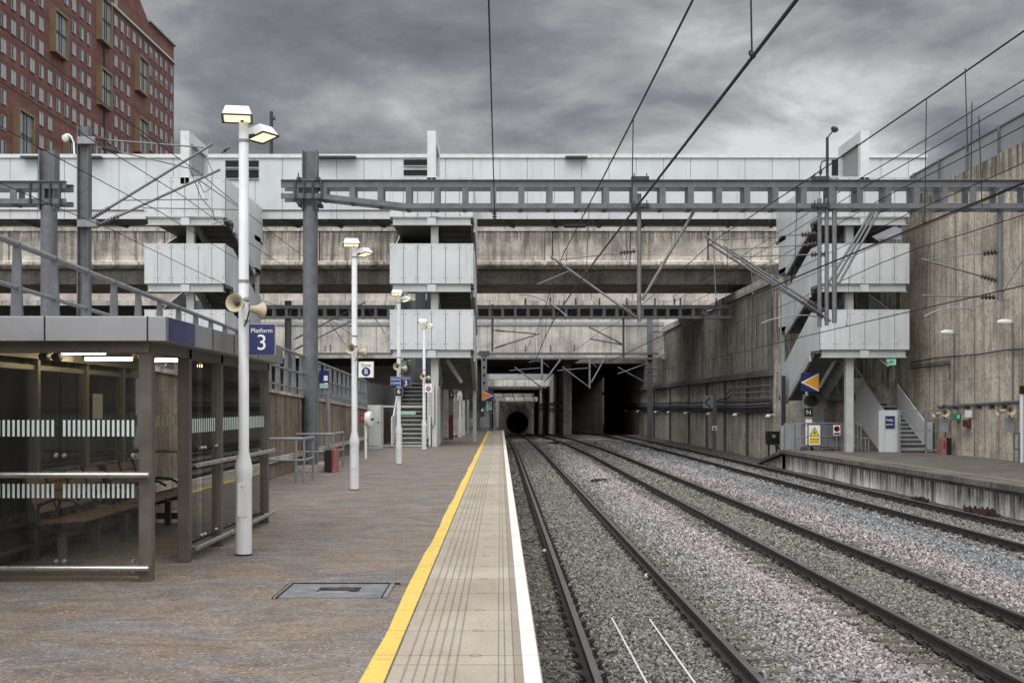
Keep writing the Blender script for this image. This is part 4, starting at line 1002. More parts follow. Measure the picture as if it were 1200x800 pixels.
MB().box(Q5(92, 0).x, Q5(114, 0).x, Y5 - .1, Y5 + .2, Q5(0, 262).z - .1, Q5(0, 262).z + .1).build('bracket', 'steel_lt', M5); MB().box(Q5(92, 0).x, Q5(112, 0).x, Y5 - .1, Y5 + .2, Q5(0, 165).z - .1, Q5(0, 165).z + .1).build('bracket', 'steel_lt', M5)

# gantry 2 -------------------------------------------------------------------
Y6 = 71.0; Q6 = lambda px, py, d=0: Vector(((px - 586) * Y6 / F, Y6 + d, EYE + (476 - py) * Y6 / F))
G2 = empty('gantry', Q6(337, 480), 'second grey gantry, smaller, crossing under the concrete viaduct beyond the stair tower', 'gantry', 'overhead line gantries')
mb = MB(); hsec(mb, Q6(337, 0).x, Y6 + .2, -1.1, Q6(0, 352).z, .34, .3); mb.build('mast', 'steel', G2)
beam(G2, Q6(298, 0).x, 13.3, Y6, Q6(0, 358).z, .72, .5).data.materials[0] = MT['steel_lt']
for px, y1 in ((577, 412), (731, 420), (900, 425)): MB().tube(Q6(px, 356, .2), Q6(px, y1, .2), .06, 8).build('drop_post', 'tubegrey', G2)
for (a_, b_) in (((579, 408), (632, 391)), ((579, 387), (628, 391)), ((731, 404), (691, 397)), ((731, 404), (690, 383)), ((900, 398), (876, 380)), ((344, 398), (428, 354)), ((344, 410), (420, 372))): arm(G2, Q6(*a_), Q6(*b_), .035, (.04, .25))
for px in (616, 645, 675, 703, 735, 768, 791, 798, 840, 848): 
    mb = MB(); insulator(mb, Q6(px, 357, .2), Q6(px, 349, .2), 5, .08); mb.build('insulator', 'insul', G2)
curve_arm(G2, Q6(653, 368), Q6(600, 361), .25); curve_arm(G2, Q6(890, 362), Q6(855, 368), .25)
for (a_, b_) in (((428, 356), (452, 392)), ((374, 360), (416, 420)), ((384, 372), (420, 398)), ((370, 372), (410, 376))): MB().tube(Q6(*a_), Q6(*b_), .02, 6).build('strut', 'tubegrey', G2)
# gantry 3 -------------------------------------------------------------------
Y7 = 98.5; Q7 = lambda px, py, d=0: Vector(((px - 586) * Y7 / F, Y7 + d, EYE + (476 - py) * Y7 / F))
G3 = empty('gantry', Q7(563, 510), 'third gantry, a thin beam with V shaped drop frames in front of the tunnel boxes', 'gantry', 'overhead line gantries')
MB().box(Q7(372, 0).x, Q7(772, 0).x, Y7, Y7 + .3, Q7(0, 415.5).z, Q7(0, 413).z).box(Q7(560, 0).x, Q7(772, 0).x, Y7, Y7 + .3, Q7(0, 421).z, Q7(0, 419).z).build('beam', 'steel', G3)
for px in (616, 645, 673, 387, 381):
    mb = MB(); insulator(mb, Q7(px, 412), Q7(px, 404), 5, .11); mb.build('insulator', 'insul', G3)
for cx_ in (635, 691):
    MB().tube(Q7(cx_, 420), Q7(cx_, 455 if cx_ > 650 else 446), .08, 8).build('drop_post', 'steel_lt', G3)
    MB().tube(Q7(cx_ + 22 if cx_ < 650 else cx_ + 17, 421), Q7(cx_ + 2, 448), .06, 8).build('brace', 'steel_lt', G3)
    arm(G3, Q7(cx_, 454), Q7(cx_ - 32, 430), .05, (.05, .25)); MB().tube(Q7(cx_ - 2, 431), Q7(cx_ - 38, 434), .03, 6).build('strut', 'tubegrey', G3)
    curve_arm(G3, Q7(cx_ + 8, 430), Q7(cx_ - 15, 425), .3)
MB().box(Q7(759.6, 0).x, Q7(765.4, 0).x, Y7 + .3, Y7 + .7, -1.2, Q7(0, 355).z).build('mast', 'steel', G3)
for (a_, b_) in (((760, 425), (724, 438)), ((760, 450), (724, 430)), ((764, 425), (800, 400)), ((764, 428), (806, 405)), ((764, 388), (800, 392))): arm(G3, Q7(*a_), Q7(*b_), .035, (.04, .3))
for z in (432, 440, 449, 458): MB().tube(Q7(757, z), Q7(768, z), .05, 6).build('bracket', 'steel_dk', G3)

# platform end mast with lattice look
Y8 = 82.0; Q8 = lambda px, py, d=0: Vector(((px - 586) * Y8 / F, Y8 + d, EYE + (476 - py) * Y8 / F))
M8 = empty('overhead_line_mast', Q8(567, 505), 'grey mast at the far end of the platform beside the orange triangle sign', 'mast')
mb = MB(); mb.box(Q8(564, 0).x, Q8(570.5, 0).x, Y8, Y8 + .3, 0, Q8(0, 412).z); mb.build('mast', 'steel_lt', M8)
MB().box(Q8(561, 0).x, Q8(574, 0).x, Y8 - .05, Y8 + .35, Q8(0, 417).z, Q8(0, 411).z).build('head_bracket', 'steel', M8)
mb = MB()
for pz in range(420, 455, 9): mb.box(Q8(566, 0).x, Q8(568.5, 0).x, Y8 - .012, Y8, Q8(0, pz + 3).z, Q8(0, pz).z)
mb.build('hole', 'slot', M8)

# wires ---------------------------------------------------------------------
def catenary(k, zc, zm_mid, zm_sup, label, y_end=100, xo=0, supports=(-7, 32, 71), r=.011):
    root = empty('catenary', (tx(k, 30) + xo, 32, zm_sup), label, 'overhead wire', 'overhead line wires')
    def zm(y):
        a = supports[0]
        t = ((y - a) % 39) / 39; return zm_mid + (zm_sup - zm_mid) * (2 * t - 1) ** 2
    def xx(y, m=0):
        i = (y - supports[0]) / 39; st = .18 * math.cos(math.pi * i); return tx(k, y) + xo + st * (1 if not m else .6)
    Y = np.arange(4, y_end, 3.0)
    MB().path([(xx(y), y, zc) for y in Y], r * 1.25, 5).build('contact_wire', 'wire', root)
    MB().path([(xx(y, 1), y, zm(y)) for y in Y], r, 5).build('messenger_wire', 'wire', root)
    for y in np.arange(8.6 if k == 0 else 9.5, min(y_end, 70), 6.9):
        d = MB().tube((xx(y), y, zc), (xx(y, 1), y, zm(y)), .0065, 4).tube((xx(y), y - .04, zc), (xx(y), y + .04, zc + .05), .02, 5).build('dropper', 'wire', root)
    return root
catenary(0, 3.97, 5.12, 5.36, 'contact and messenger wires hanging over the near track', 99)
catenary(1, 3.97, 5.58, 5.84, 'contact and messenger wires over the middle track', 99)
catenary(2, 3.95, 5.25, 5.5, 'contact and messenger wires over the far right track', 99)
def wire(pts, label, r=.010, sag=0):
    P = [Vector(p) for p in pts]; out = []
    for a, b in zip(P[:-1], P[1:]):
        for i in range(12):
            t = i / 12; p = a.lerp(b, t); p.z -= sag * 4 * t * (1 - t); out.append(p)
    out.append(P[-1]); return tag(MB().path(out, r, 5).build('overhead_wire', 'wire', org=P[0]), label, 'overhead wire', 'overhead line wires')
X_ = lambda s, z: s * (z - 1.6)
wire([(-.16, 3, 7.35), (-.14, 32, 6.5)], 'single vertical-looking wire coming down to an insulator under the near gantry beam', .013)
iw = empty('wire_insulator', (-.14, 32, 6.35), 'small dark insulator hanging under the near gantry beam left of its middle', 'insulator')
mb = MB(); insulator(mb, (-.14, 32.0, 6.58), (-.14, 32.0, 6.3), 4, .07); mb.build('insulator', 'insul', iw); MB().box(-.28, 0, 31.97, 32.03, 6.56, 6.6).build('bracket', 'steel_dk', iw)
for i, (s, z, x1, lab) in enumerate(((1.58, 7.3, 8.3, 'upper feeder wire slanting across the right sky to the post tops'), (1.66, 7.1, 8.5, 'second feeder wire just under the upper one at the right'),
                            (1.84, 6.9, 9.0, 'third feeder wire at the right, below the pair of feeders'), (2.12, 6.5, 9.6, 'lowest feeder wire crossing in front of the grey wall fence'))):
    wire([(X_(s, z), 4, z), (X_(s, z), 32, z), (X_(s, z) , 66, z)], lab, .011, .10)
for i, (s, z, lab) in enumerate(((-1.29, 8.2, 'upper wire crossing the brick building at the left'), (-1.51, 7.6, 'lower wire crossing the brick building at the left'), (-2.2, 6.6, 'wire falling past the left mast towards the stair tower'), (-1.75, 7.1, 'thin wire between the left mast and the white footbridge'))):
    wire([(X_(s, z), 4, z), (X_(s, z), 36, z), (X_(s, z), 66, z)], lab, .011, .12)
wire([A(646, 299), Q6(700, 352)], 'thin tie wire from the near arm back to the second gantry', .008)
wire([(9.3, 4, 5.9), (9.6, 32, 5.7), (10.2, 71, 6.2)], 'slack wire below the right gantry posts', .009, .15)
for i, (a_, b_) in enumerate((((1131, 80), (1134, 178)), ((1139, 120), (1138, 214)), ((1147, 136), (1151, 243)))):
    y = 13.5; p = Vector(((a_[0] - 586) * y / F, y, EYE + (476 - a_[1]) * y / F)); q = Vector(((b_[0] - 586) * y / F, y, EYE + (476 - b_[1]) * y / F))
    wire([p, q], ('left dropper of the three hanging from the right wires, reaching up to the highest wire', 'middle dropper of the three hanging from the right wires', 'right dropper of the three hanging from the right wires')[i], .006)

# ================================================================== SHELTER
SX0, SX1, SY0, SY1 = -4.86, -3.25, 11.6, 17.4
sh = empty('platform_shelter', (-4.05, 14.5, 0), 'glazed waiting shelter with bronze posts and steel roof at the left of the platform', 'shelter')
mb = MB()
mb.box(-6.4, -2.99, 11.3, 11.34, 2.185, 2.405).box(-3.03, -2.99, 11.34, 17.36, 2.185, 2.405).box(-6.4, -2.99, 17.36, 17.4, 2.185, 2.405)
mb.build('fascia', 'canopy', sh, bevel=.004)
MB().box(-6.4, -3.03, 11.34, 17.36, 2.36, 2.40).build('roof', 'canopy', sh)
MB().box(-6.4, -3.03, 11.34, 17.36, 2.19, 2.22).build('ceiling', 'canopy_dk', sh)
mb = MB()
for x in (-4.075, -3.155): mb.box(x - .006, x + .006, 11.294, 11.31, 2.185, 2.405)
for y in (13.15, 14.2, 15.6): mb.box(-2.996, -2.985, y - .006, y + .006, 2.185, 2.405)
mb.build('fascia_joint', 'slot', sh)
MB().box(-2.99, -2.982, 11.4, 12.35, 2.19, 2.4).build('name_panel', 'navy', sh)
mb = MB().box(SX0, -3.2, 11.52, 11.66, 2.09, 2.19).box(-3.31, -3.19, 11.66, 17.45, 2.09, 2.19).box(SX0, SX0 + .1, 11.66, 17.4, 2.09, 2.19); mb.build('header_beam', 'bronze', sh)
def spost(x, y, w=.12, d=.12, zt=2.19): MB().box(x - w / 2, x + w / 2, y - d / 2, y + d / 2, 0, zt).build('post', 'bronze', sh, bevel=.006)
for y in (11.62, 13.02, 14.5, 17.4): spost(-3.25, y)
for y in (13.2, 14.77, 16.2, 17.4): spost(SX0, y, .09, .08)
spost(-6.3, 11.62)
def pane(box, axis, z0=.16, z1=2.08, stripes=True, bands=((.26, .36), (.86, .97)), name='glass_panel', sp=.045):
    x0, x1, y0, y1 = box; g_ = MB().box(x0, x1, y0, y1, z0, z1).build(name, 'glass', sh)
    if stripes:
        mb = MB(); L0, L1 = (x0, x1) if axis == 'x' else (y0, y1); t = L0 + .02
        for (a, b) in bands:
            t = L0 + .02
            while t < L1 - .03:
                if axis == 'x': mb.box(t, t + sp * .52, y0 - .002, y0 - .0005, a, b)
                else: mb.box(x1 + .0005, x1 + .002, t, t + sp * .52, a, b)
                t += sp
        mb.build('stripe', 'stripe', g_)
    return g_
# front (facing the camera): two panes meeting at x = -4.04; bands at photo heights
fb_ = ((.76, .89), (1.325, 1.475))
pane((-4.86, -4.048, 11.60, 11.612), 'x', .16, 2.08, True, fb_)
pane((-4.034, -3.31, 11.60, 11.612), 'x', .16, 2.08, True, fb_)
pane((-6.24, -4.87, 11.60, 11.612), 'x', .16, 2.08, True, fb_)
mb = MB()
for x in (-4.075, -4.0, -3.37):
    for z in (.18, 1.15):
        mb.lathe((x, 11.60, z), [(0, .0), (0, .021), (.012, .021), (.022, .014)], 14, (0, -1, 0))
mb.build('glass_fixing', 'stainless', sh, smooth=True)
MB().box(-6.3, -3.31, 11.6, 11.63, .045, .125).build('kick_plate', 'bronze', sh)
for z in (.975, .125): 
    MB().tube((-6.3, 11.50, z), (-3.2, 11.50, z), .027, 14).tube((-3.25, 11.5, z), (-3.25, 11.58, z), .02, 8).tube((-4.5, 11.5, z), (-4.5, 11.6, z), .015, 8).build('handrail', 'stainless', sh, smooth=True)
MB().tube((-3.37, 11.6, .085), (-3.37, 11.585, .085), .014, 10).tube((-3.5, 11.6, .085), (-3.5, 11.585, .085), .014, 10).build('bolt', 'stainless', sh)
# platform side panes between post 2 and post 4
for (a, b) in ((13.09, 13.78), (13.795, 14.43), (14.57, 15.95), (15.96, 17.33)):
    pane((-3.256, -3.244, a, b), 'y', .16, 2.08, True, ((1.32, 1.47),), sp=.10)
mb = MB()
for y in (13.72, 13.86, 14.42, 14.58, 15.9, 16.02):
    for z in (.2, 1.15): mb.lathe((-3.244, y, z), [(0, .021), (.012, .021), (.022, .012)], 12, (1, 0, 0))
mb.build('glass_fixing', 'stainless', sh, smooth=True)
MB().box(-3.27, -3.235, 13.08, 17.34, .05, .13).build('kick_plate', 'bronze', sh)
for z in (.99, .13):
    MB().path([(-3.15, 13.15, z), (-3.15, 17.6, z)], .027, 12).tube((-3.15, 13.2, z), (-3.23, 13.2, z), .015, 8).tube((-3.15, 14.6, z), (-3.23, 14.6, z), .015, 8).tube((-3.15, 17.3, z), (-3.23, 17.3, z), .015, 8).build('handrail', 'stainless', sh, smooth=True)
# far end pane and back panes
pane((-4.8, -3.32, 17.39, 17.402), 'x', .16, 2.08, True, ((1.33, 1.48),), sp=.06)
MB().box(-4.8, -3.32, 17.38, 17.41, .05, .14).build('kick_plate', 'bronze', sh)
MB().tube((-4.8, 17.33, .99), (-3.3, 17.33, .99), .027, 12).build('handrail', 'stainless', sh)
for (a, b) in ((11.7, 13.15), (13.25, 14.72), (14.82, 16.15), (16.25, 17.33)): pane((-4.87, -4.858, a, b), 'y', .2, 2.0, False, name='back_glass')
mb = MB()
for z in (.14, 1.98): mb.box(-4.9, -4.84, 11.7, 17.35, z, z + .05)
mb.build('back_rail', 'bronze', sh)
for (x, y) in ((-4.2, 12.6), (-3.9, 14.6), (-4.4, 14.2), (-3.9, 16.6)):
    lf = MB().box(x - .28, x + .28, y - .06, y + .06, 2.15, 2.19).build('light_fitting', 'canopy_dk', sh)
    MB().tube((x - .26, y, 2.135), (x + .26, y, 2.135), .022, 10).build('light_tube', 'tube', lf)
mb = MB()
for x in (-4.42, -4.3): mb.lathe((x, 12.2, 2.08), [(0, .04), (.1, .045), (.12, .03)], 12, (0, 1, 0))
mb.build('ceiling_camera', 'steel_dk', sh, smooth=True)
MB().box(-4.84, -4.83, 15.0, 15.35, 1.45, 1.75).build('notice', 'cabinet_lt', sh)

# bench seats inside -----------------------------------------------------------
bx_ = -4.72
def seat_bench(y0, n, label):
    r = empty('bench', (-4.45, y0 + n * .3, 0), label, 'bench', 'benches inside the shelter')
    for i in range(n):
        a = y0 + i * .6; mb = MB()
        for j in range(5):
            xx = -4.22 - .095 * j; mb.box(xx - .08, xx, a + .03, a + .55, .425 - .006 * j, .45 - .006 * j)
        mb.build('seat', 'wood', r, bevel=.004); mb = MB()
        for j in range(4):
            z = .52 + .095 * j; xx = -4.70 - .035 * j; mb.prism([(xx, a + .03, z), (xx + .022, a + .03, z - .006), (xx - .008, a + .03, z + .078), (xx - .03, a + .03, z + .082)], (0, .52, 0))
        mb.build('backrest', 'wood', r, bevel=.003)
        mb = MB(); mb.path([(-4.68, a + .01, .44), (-4.66, a + .01, .60), (-4.5, a + .01, .665), (-4.32, a + .01, .655), (-4.22, a + .01, .60)], .017, 8); mb.build('armrest', 'iron', r, smooth=True)
        MB().prism([(-4.2, a, .42), (-4.68, a, .40), (-4.80, a, .90), (-4.83, a, .90), (-4.73, a, .36), (-4.2, a, .38)], (0, .02, 0)).build('end_frame', 'iron', r)
    MB().box(-4.5, -4.42, y0, y0 + n * .6, .33, .39).build('beam', 'iron', r)
    for k in range(3): 
        yy = y0 + .15 + k * (n * .6 - .3) / 2; MB().box(-4.51, -4.43, yy - .03, yy + .03, 0, .34).build('leg', 'bronze', r)
seat_bench(12.75, 4, 'nearer brown slatted bench inside the shelter behind the striped glass')
seat_bench(15.35, 3, 'further brown slatted bench inside the shelter, seen through the entrance')

# ================================================================== LAMP POSTS
def lamp_post(name_label, Y, first=None):
    pass
def head(root, c, ang, tilt=30, w=.33):
    """flood lantern: trapezoid housing with a lit underside turned to direction ang"""
    mb = MB(); h = .13; d = .24
    v = [(-w/2*.78, -d/2*.6, h), (w/2*.78, -d/2*.6, h), (w/2*.78, d/2*.9, h), (-w/2*.78, d/2*.9, h), (-w/2, -d/2, .02), (w/2, -d/2, .02), (w/2, d/2, .02), (-w/2, d/2, .02)]
    M = Matrix.Translation(Vector(c)) @ Matrix.Rotation(R(ang), 4, 'Z') @ Matrix.Rotation(R(-tilt), 4, 'X')
    P = [M @ Vector(p) for p in v]; mb.add(P, [(0,1,2,3),(7,6,5,4),(0,4,5,1),(1,5,6,2),(2,6,7,3),(3,7,4,0)]); hd = mb.build('lamp_head', 'lamp_white', root)
    e = .02; q = [M @ Vector(p) for p in ((-w/2+e, -d/2+e, .012), (w/2-e, -d/2+e, .012), (w/2-e, d/2-e, .012), (-w/2+e, d/2-e, .012), (-w/2+e, -d/2+e, .021), (w/2-e, -d/2+e, .021), (w/2-e, d/2-e, .021), (-w/2+e, d/2-e, .021))]
    MB().add(q, [(3,2,1,0),(4,5,6,7),(0,1,5,4),(1,2,6,5),(2,3,7,6),(3,0,4,7)]).build('lamp_glass', 'led', hd)
    mb = MB()
    for a, b in (((-w/2, -d/2), (w/2, -d/2)), ((w/2, -d/2), (w/2, d/2)), ((w/2, d/2), (-w/2, d/2)), ((-w/2, d/2), (-w/2, -d/2))): mb.bar(M @ Vector((*a, .012)), M @ Vector((*b, .012)), .016)
    mb.path([M @ Vector(p) for p in ((.02, .02, h), (.04, .06, h + .035), (.10, .1, h + .02), (.14, .1, h - .03))], .011, 6); mb.build('lamp_rim', 'iron', hd)
def horn(root, c, d, s=1.0):
    d = Vector(d).normalized(); c = Vector(c)
    o = MB().lathe(c - d * .13 * s, [(0, .035*s), (.03*s, .045*s), (.09*s, .05*s), (.15*s, .06*s), (.20*s, .085*s), (.235*s, .105*s), (.24*s, .11*s), (.235*s, .098*s), (.20*s, .075*s), (.15*s, .045*s), (.14*s, .0)], 22, d).build('horn_speaker', 'horn', root, smooth=True)
    MB().lathe(c - d * .0 * s, [(0, .03*s), (.05*s, .032*s), (.06*s, .022*s), (.065*s, .0)], 14, d).build('horn_core', 'steel_dk', o, smooth=True)
lp = empty('lamp_post', (-2.78, 13.6, 0), 'nearest white lamp post with two lit lanterns beside the shelter', 'lamp post', 'white lamp posts along the platform')
MB().lathe((-2.78, 13.6, 0), [(0, .088), (.84, .088), (.87, .094), (.94, .094), (.97, .09), (1.12, .056), (4.64, .053), (4.66, .04)], 28).build('pole', 'post', lp, smooth=True)
MB().lathe((-2.78, 13.6, 0), [(.001, .094), (.018, .092)], 28).build('base_ring', 'slot', lp)
MB().box(-2.83, -2.73, 13.508, 13.516, .42, .78).build('access_door', 'post', lp, bevel=.003)
mb = MB().tube((-2.78, 13.507, .74), (-2.78, 13.50, .74), .008, 8)
for z in (2.73, 2.93, 4.44): mb.lathe((-2.78, 13.6, z), [(0, .061), (.03, .061)], 20)
mb.build('band', 'steel_lt', lp)
mb = MB().tube((-2.78, 13.6, 4.6), (-2.80, 13.52, 4.74), .02, 8).bar((-2.78, 13.6, 4.5), (-2.62, 13.7, 4.55), .03); mb.build('bracket', 'iron', lp)
head(lp, (-2.83, 13.50, 4.66), 10, 9, .31); head(lp, (-2.60, 13.75, 4.51), 60, 14, .26)
horn(lp, (-2.80, 13.40, 2.69), (-.18, -1, .02), .9); horn(lp, (-2.68, 13.72, 2.65), (.75, .8, -.05), .8)
MB().path([(-2.70, 13.50, 2.68), (-2.70, 13.47, 2.6), (-2.72, 13.48, 2.52), (-2.76, 13.53, 2.46)], .009, 6).build('cable', 'iron', lp)
others = []
for Y, lab in ((24.2, 'second white lamp post along the platform, carrying the Zone B sign'), (34.8, 'third white lamp post along the platform, carrying the blue platform 3 sign and black 6'), (46.4, 'fourth and farthest white lamp post along the platform, with the red circle sign')):
    others.append(copy_tree(lp, (-2.79, Y, 0), lab))
lp.location.x += .02
# signs on the posts
def board(name, mat, cx, Y, z0, z1, w, label, cat, edge='grey_sign', group=None):
    r = empty(name, (cx, Y, z0), label, cat, group); MB().box(cx - w/2, cx + w/2, Y - .012, Y + .012, z0, z1).build('board', mat, r, bevel=.002)
    MB().box(cx - w/2 - .008, cx + w/2 + .008, Y + .002, Y + .018, z0 - .008, z1 + .008).build('frame', edge, r); return r
def py2z(py, Y): return EYE + (476 - py) * Y / F
def px2x(px, Y): return (px - 586) * Y / F
Y = 13.52; s = board('platform_sign', 'navy', px2x(307, Y), Y, py2z(415, Y), py2z(380, Y), .272, 'navy sign reading Platform 3 on the nearest lamp post', 'sign')
text('lettering', 'Platform', .068, (px2x(307, Y), Y - .014, py2z(387.5, Y)), 'signwhite', s); text('numeral', '3', .235, (px2x(307, Y), Y - .014, py2z(402, Y)), 'signwhite', s)
MB().box(-2.74, px2x(292, Y), Y + .02, Y + .04, 2.74, 2.77).box(-2.74, px2x(292, Y), Y + .02, Y + .04, 2.5, 2.53).build('bracket', 'steel_lt', s)
Y = 24.1; s = board('zone_sign', 'signwhite', px2x(429, Y), Y, py2z(442, Y), py2z(424, Y), .28, 'white sign reading Zone B on the second lamp post', 'sign')
text('lettering', 'Zone', .085, (px2x(429, Y), Y - .014, py2z(428, Y)), 'steel_dk', s)
MB().lathe((px2x(429, Y), Y - .012, py2z(435.5, Y)), [(0, .085), (.004, .085)], 28, (0, -1, 0)).build('disc', 'navy', s); text('numeral', 'B', .13, (px2x(429, Y), Y - .019, py2z(435.5, Y)), 'signwhite', s)
Y = 34.7; s = board('platform_sign', 'navy', px2x(475.5, Y), Y, py2z(453, Y), py2z(441, Y), .27, 'small navy sign reading Platform 3 on the third lamp post', 'sign')
text('lettering', 'Platform', .065, (px2x(475.5, Y), Y - .014, py2z(443.3, Y)), 'signwhite', s); text('numeral', '3', .21, (px2x(475.5, Y), Y - .014, py2z(449, Y)), 'signwhite', s)
Y = 34.6; s = board('direction_sign', 'blue', px2x(463.5, Y), Y, py2z(451.5, Y), py2z(441.5, Y), .26, 'bright blue two line sign left of the small platform 3 sign', 'sign')
text('lettering', 'HARVEL', .07, (px2x(464, Y), Y - .014, py2z(444.3, Y)), 'signwhite', s); text('lettering', 'AVENUE', .07, (px2x(464, Y), Y - .014, py2z(448.8, Y)), 'signwhite', s)
s = board('number_sign', 'black', px2x(467.3, Y), Y, py2z(463.5, Y), py2z(454.5, Y), .2, 'black square sign reading 6 on the third lamp post', 'sign')
text('numeral', '6', .19, (px2x(467.3, Y), Y - .014, py2z(458.5, Y)), 'signwhite', s)
Y = 46.25; s = board('zone_sign', 'signwhite', px2x(502, Y), Y, py2z(459.5, Y), py2z(449.5, Y), .27, 'white sign with a red circle on the farthest lamp post', 'sign')
MB().lathe((px2x(502, Y), Y - .012, py2z(455.4, Y)), [(0, .085), (.004, .085)], 24, (0, -1, 0)).build('disc', 'red', s); text('numeral', 'A', .12, (px2x(502, Y), Y - .019, py2z(455.4, Y)), 'signwhite', s); text('lettering', 'Zone', .05, (px2x(502, Y), Y - .014, py2z(451, Y)), 'steel_dk', s)

# ================================================================== PLATFORM OBJECTS
# manhole cover
r = empty('manhole_cover', (-1.5, 10.95, 0), 'grey recessed manhole cover set in the brown platform', 'manhole cover')
MB().box(-1.86, -.95, 10.55, 11.36, .002, .006).build('plate', 'cover', r)
mb = MB(); mb.box(-1.90, -.90, 11.36, 11.385, .002, .014).box(-1.9, -1.89, 10.5, 11.36, .002, .012).box(-1.865, -1.855, 10.5, 11.36, .002, .014).box(-.995, -.985, 10.55, 11.36, .002, .0125); mb.build('slot', 'slot', r)
MB().box(-.98, -.945, 10.55, 11.35, .004, .0145).build('edge_strip', 'stainless', r); MB().box(-1.888, -1.867, 10.5, 11.36, .002, .0135).build('edge_strip', 'stainless', r)
MB().box(-1.58, -1.22, 10.88, 11.12, .002, .009).build('lifting_recess', 'slot', r)
MB().box(-1.5, -1.26, 10.96, 11.08, .003, .012).build('recess_tray', 'weed', r)
MB().box(-1.42, -1.22, 11.12, 11.16, .003, .0135).box(-1.56, -1.3, 10.86, 10.885, .003, .013).build('recess_edge', 'stainless', r)
# tube guard rails around the mast foot
def guard(x0, x1, y0, y1, h, label):
    r = empty('guard_rail', ((x0 + x1) / 2, y0, 0), label, 'guard rail', 'tubular guard rails around the mast foot')
    MB().path([(x0, y0, h), (x1, y0, h)], .035, 10).path([(x1, y0, h), (x1, y1, h)], .035, 10).build('top_rail', 'steel_lt', r, smooth=True)
    MB().path([(x0, y0, h * .52), (x1, y0, h * .52)], .028, 10).path([(x1, y0, h * .52), (x1, y1, h * .52)], .028, 10).build('middle_rail', 'steel_lt', r, smooth=True)
    for (x, y) in ((x0 + .02, y0), (x1 - .16, y0), (x1, y0 + .02), (x1, y1)): MB().tube((x, y, 0), (x, y, h), .03, 10).build('post', 'steel_lt', r)
guard(px2x(285, 26.3), px2x(356, 26.3), 26.3, 27.6, py2z(514, 26.3), 'nearer tubular guard rail, in front of the big mast foot')
guard(px2x(342, 31.3), px2x(390, 31.3), 31.3, 33.4, py2z(508.5, 31.3), 'further tubular guard rail, right behind the big mast foot')
r = empty('grit_box', (px2x(386, 30.6), 30.6, 0), 'black and red box standing beside the guard rail', 'box')
MB().box(px2x(380, 30.6), px2x(388.5, 30.6), 30.6, 31.2, 0.02, py2z(527, 30.6)).build('body', 'black', r, bevel=.01)
MB().box(px2x(388.8, 30.6), px2x(393.3, 30.6), 30.58, 31.2, 0, py2z(526, 30.6)).build('door', 'pinkred', r, bevel=.01)
MB().box(px2x(389.8, 30.6), px2x(391.4, 30.6), 30.565, 30.58, .15, .55).build('handle', 'red', r)
MB().box(-5.04, -4.3, 30.9, 34.0, 0, .12).build('mast_plinth', 'wall_far'); tag(bpy.data.objects['mast_plinth'], 'low concrete plinth at the foot of the big round mast', 'plinth')
# thin posts and blue notice by the wall
nb = empty('notice_sign', (px2x(380, 33.5), 33.5, 0), 'blue and white notice on two slim grey posts in front of the wall', 'sign')
for px in (372, 384.5): MB().tube((px2x(px, 33.5), 33.5, 0), (px2x(px, 33.5), 33.5, py2z(432, 33.5)), .045, 10).build('post', 'steel_lt', nb)
MB().box(px2x(374, 33.4), px2x(385.3, 33.4), 33.40, 33.44, py2z(456, 33.4), py2z(434, 33.4)).build('board', 'navy', nb)
MB().box(px2x(374.5, 33.39), px2x(384.8, 33.39), 33.385, 33.4, py2z(455, 33.4), py2z(449, 33.4)).build('lower_strip', 'mint', nb)
for (a, b, c, d) in ((379.5, 384, 440, 446), (380.5, 384, 448.5, 450.5)): MB().box(px2x(a, 33.38), px2x(b, 33.38), 33.375, 33.385, py2z(d, 33.4), py2z(c, 33.4)).build('label', 'signwhite', nb)
# white equipment cabinet, hose reel, red box
cb = empty('equipment_cabinet', (px2x(436, 48), 48, 0), 'tall white equipment cabinet left of the central stair foot', 'cabinet')
MB().box(px2x(429, 47.6), px2x(446, 47.6), 47.6, 48.6, 0, py2z(474.5, 47.6)).box(px2x(426, 47.5), px2x(431, 47.5), 47.7, 48.6, 0, py2z(478, 47.6)).build('body', 'cabinet_lt', cb, bevel=.01)
MB().box(px2x(432, 47.58), px2x(444.6, 47.58), 47.575, 47.6, .12, py2z(477, 47.6)).build('door', 'panel', cb, bevel=.004)
MB().tube((px2x(442.7, 47.5), 47.575, 1.0), (px2x(442.7, 47.5), 47.54, 1.0), .03, 8).build('handle', 'steel_dk', cb)
rr_ = empty('hose_reel', (px2x(428, 40), 40, 0), 'white round reel cover on a thin white post beside the cabinet', 'reel')
MB().tube((px2x(428.5, 38.5), 38.5, 0), (px2x(428.5, 38.5), 38.5, py2z(483, 38.5)), .04, 10).build('post', 'signwhite', rr_)
MB().lathe((px2x(429.5, 38.5), 38.5, py2z(491, 38.5)), [(0, .2), (.06, .24), (.12, .24), (.16, .2), (.17, .05)], 28, (1, -.25, 0)).build('drum', 'signwhite', rr_, smooth=True)
MB().tube((px2x(436, 38.5), 38.45, py2z(491, 38.5)), (px2x(437.5, 38.5), 38.4, py2z(491, 38.5)), .04, 8).build('hub', 'steel_dk', rr_)
rb = empty('alarm_box', (-5.0, 40, .9), 'small dark red alarm box fixed to the brown wall', 'alarm box')
MB().box(px2x(421, 40.5), px2x(427.5, 40.5), 40.5, 40.7, py2z(495, 40.5), py2z(485, 40.5)).build('body', 'red', rb, bevel=.008); MB().box(px2x(423, 40.5), px2x(425.5, 40.5), 40.485, 40.5, py2z(492, 40.5), py2z(488, 40.5)).build('label', 'pinkred', rb)
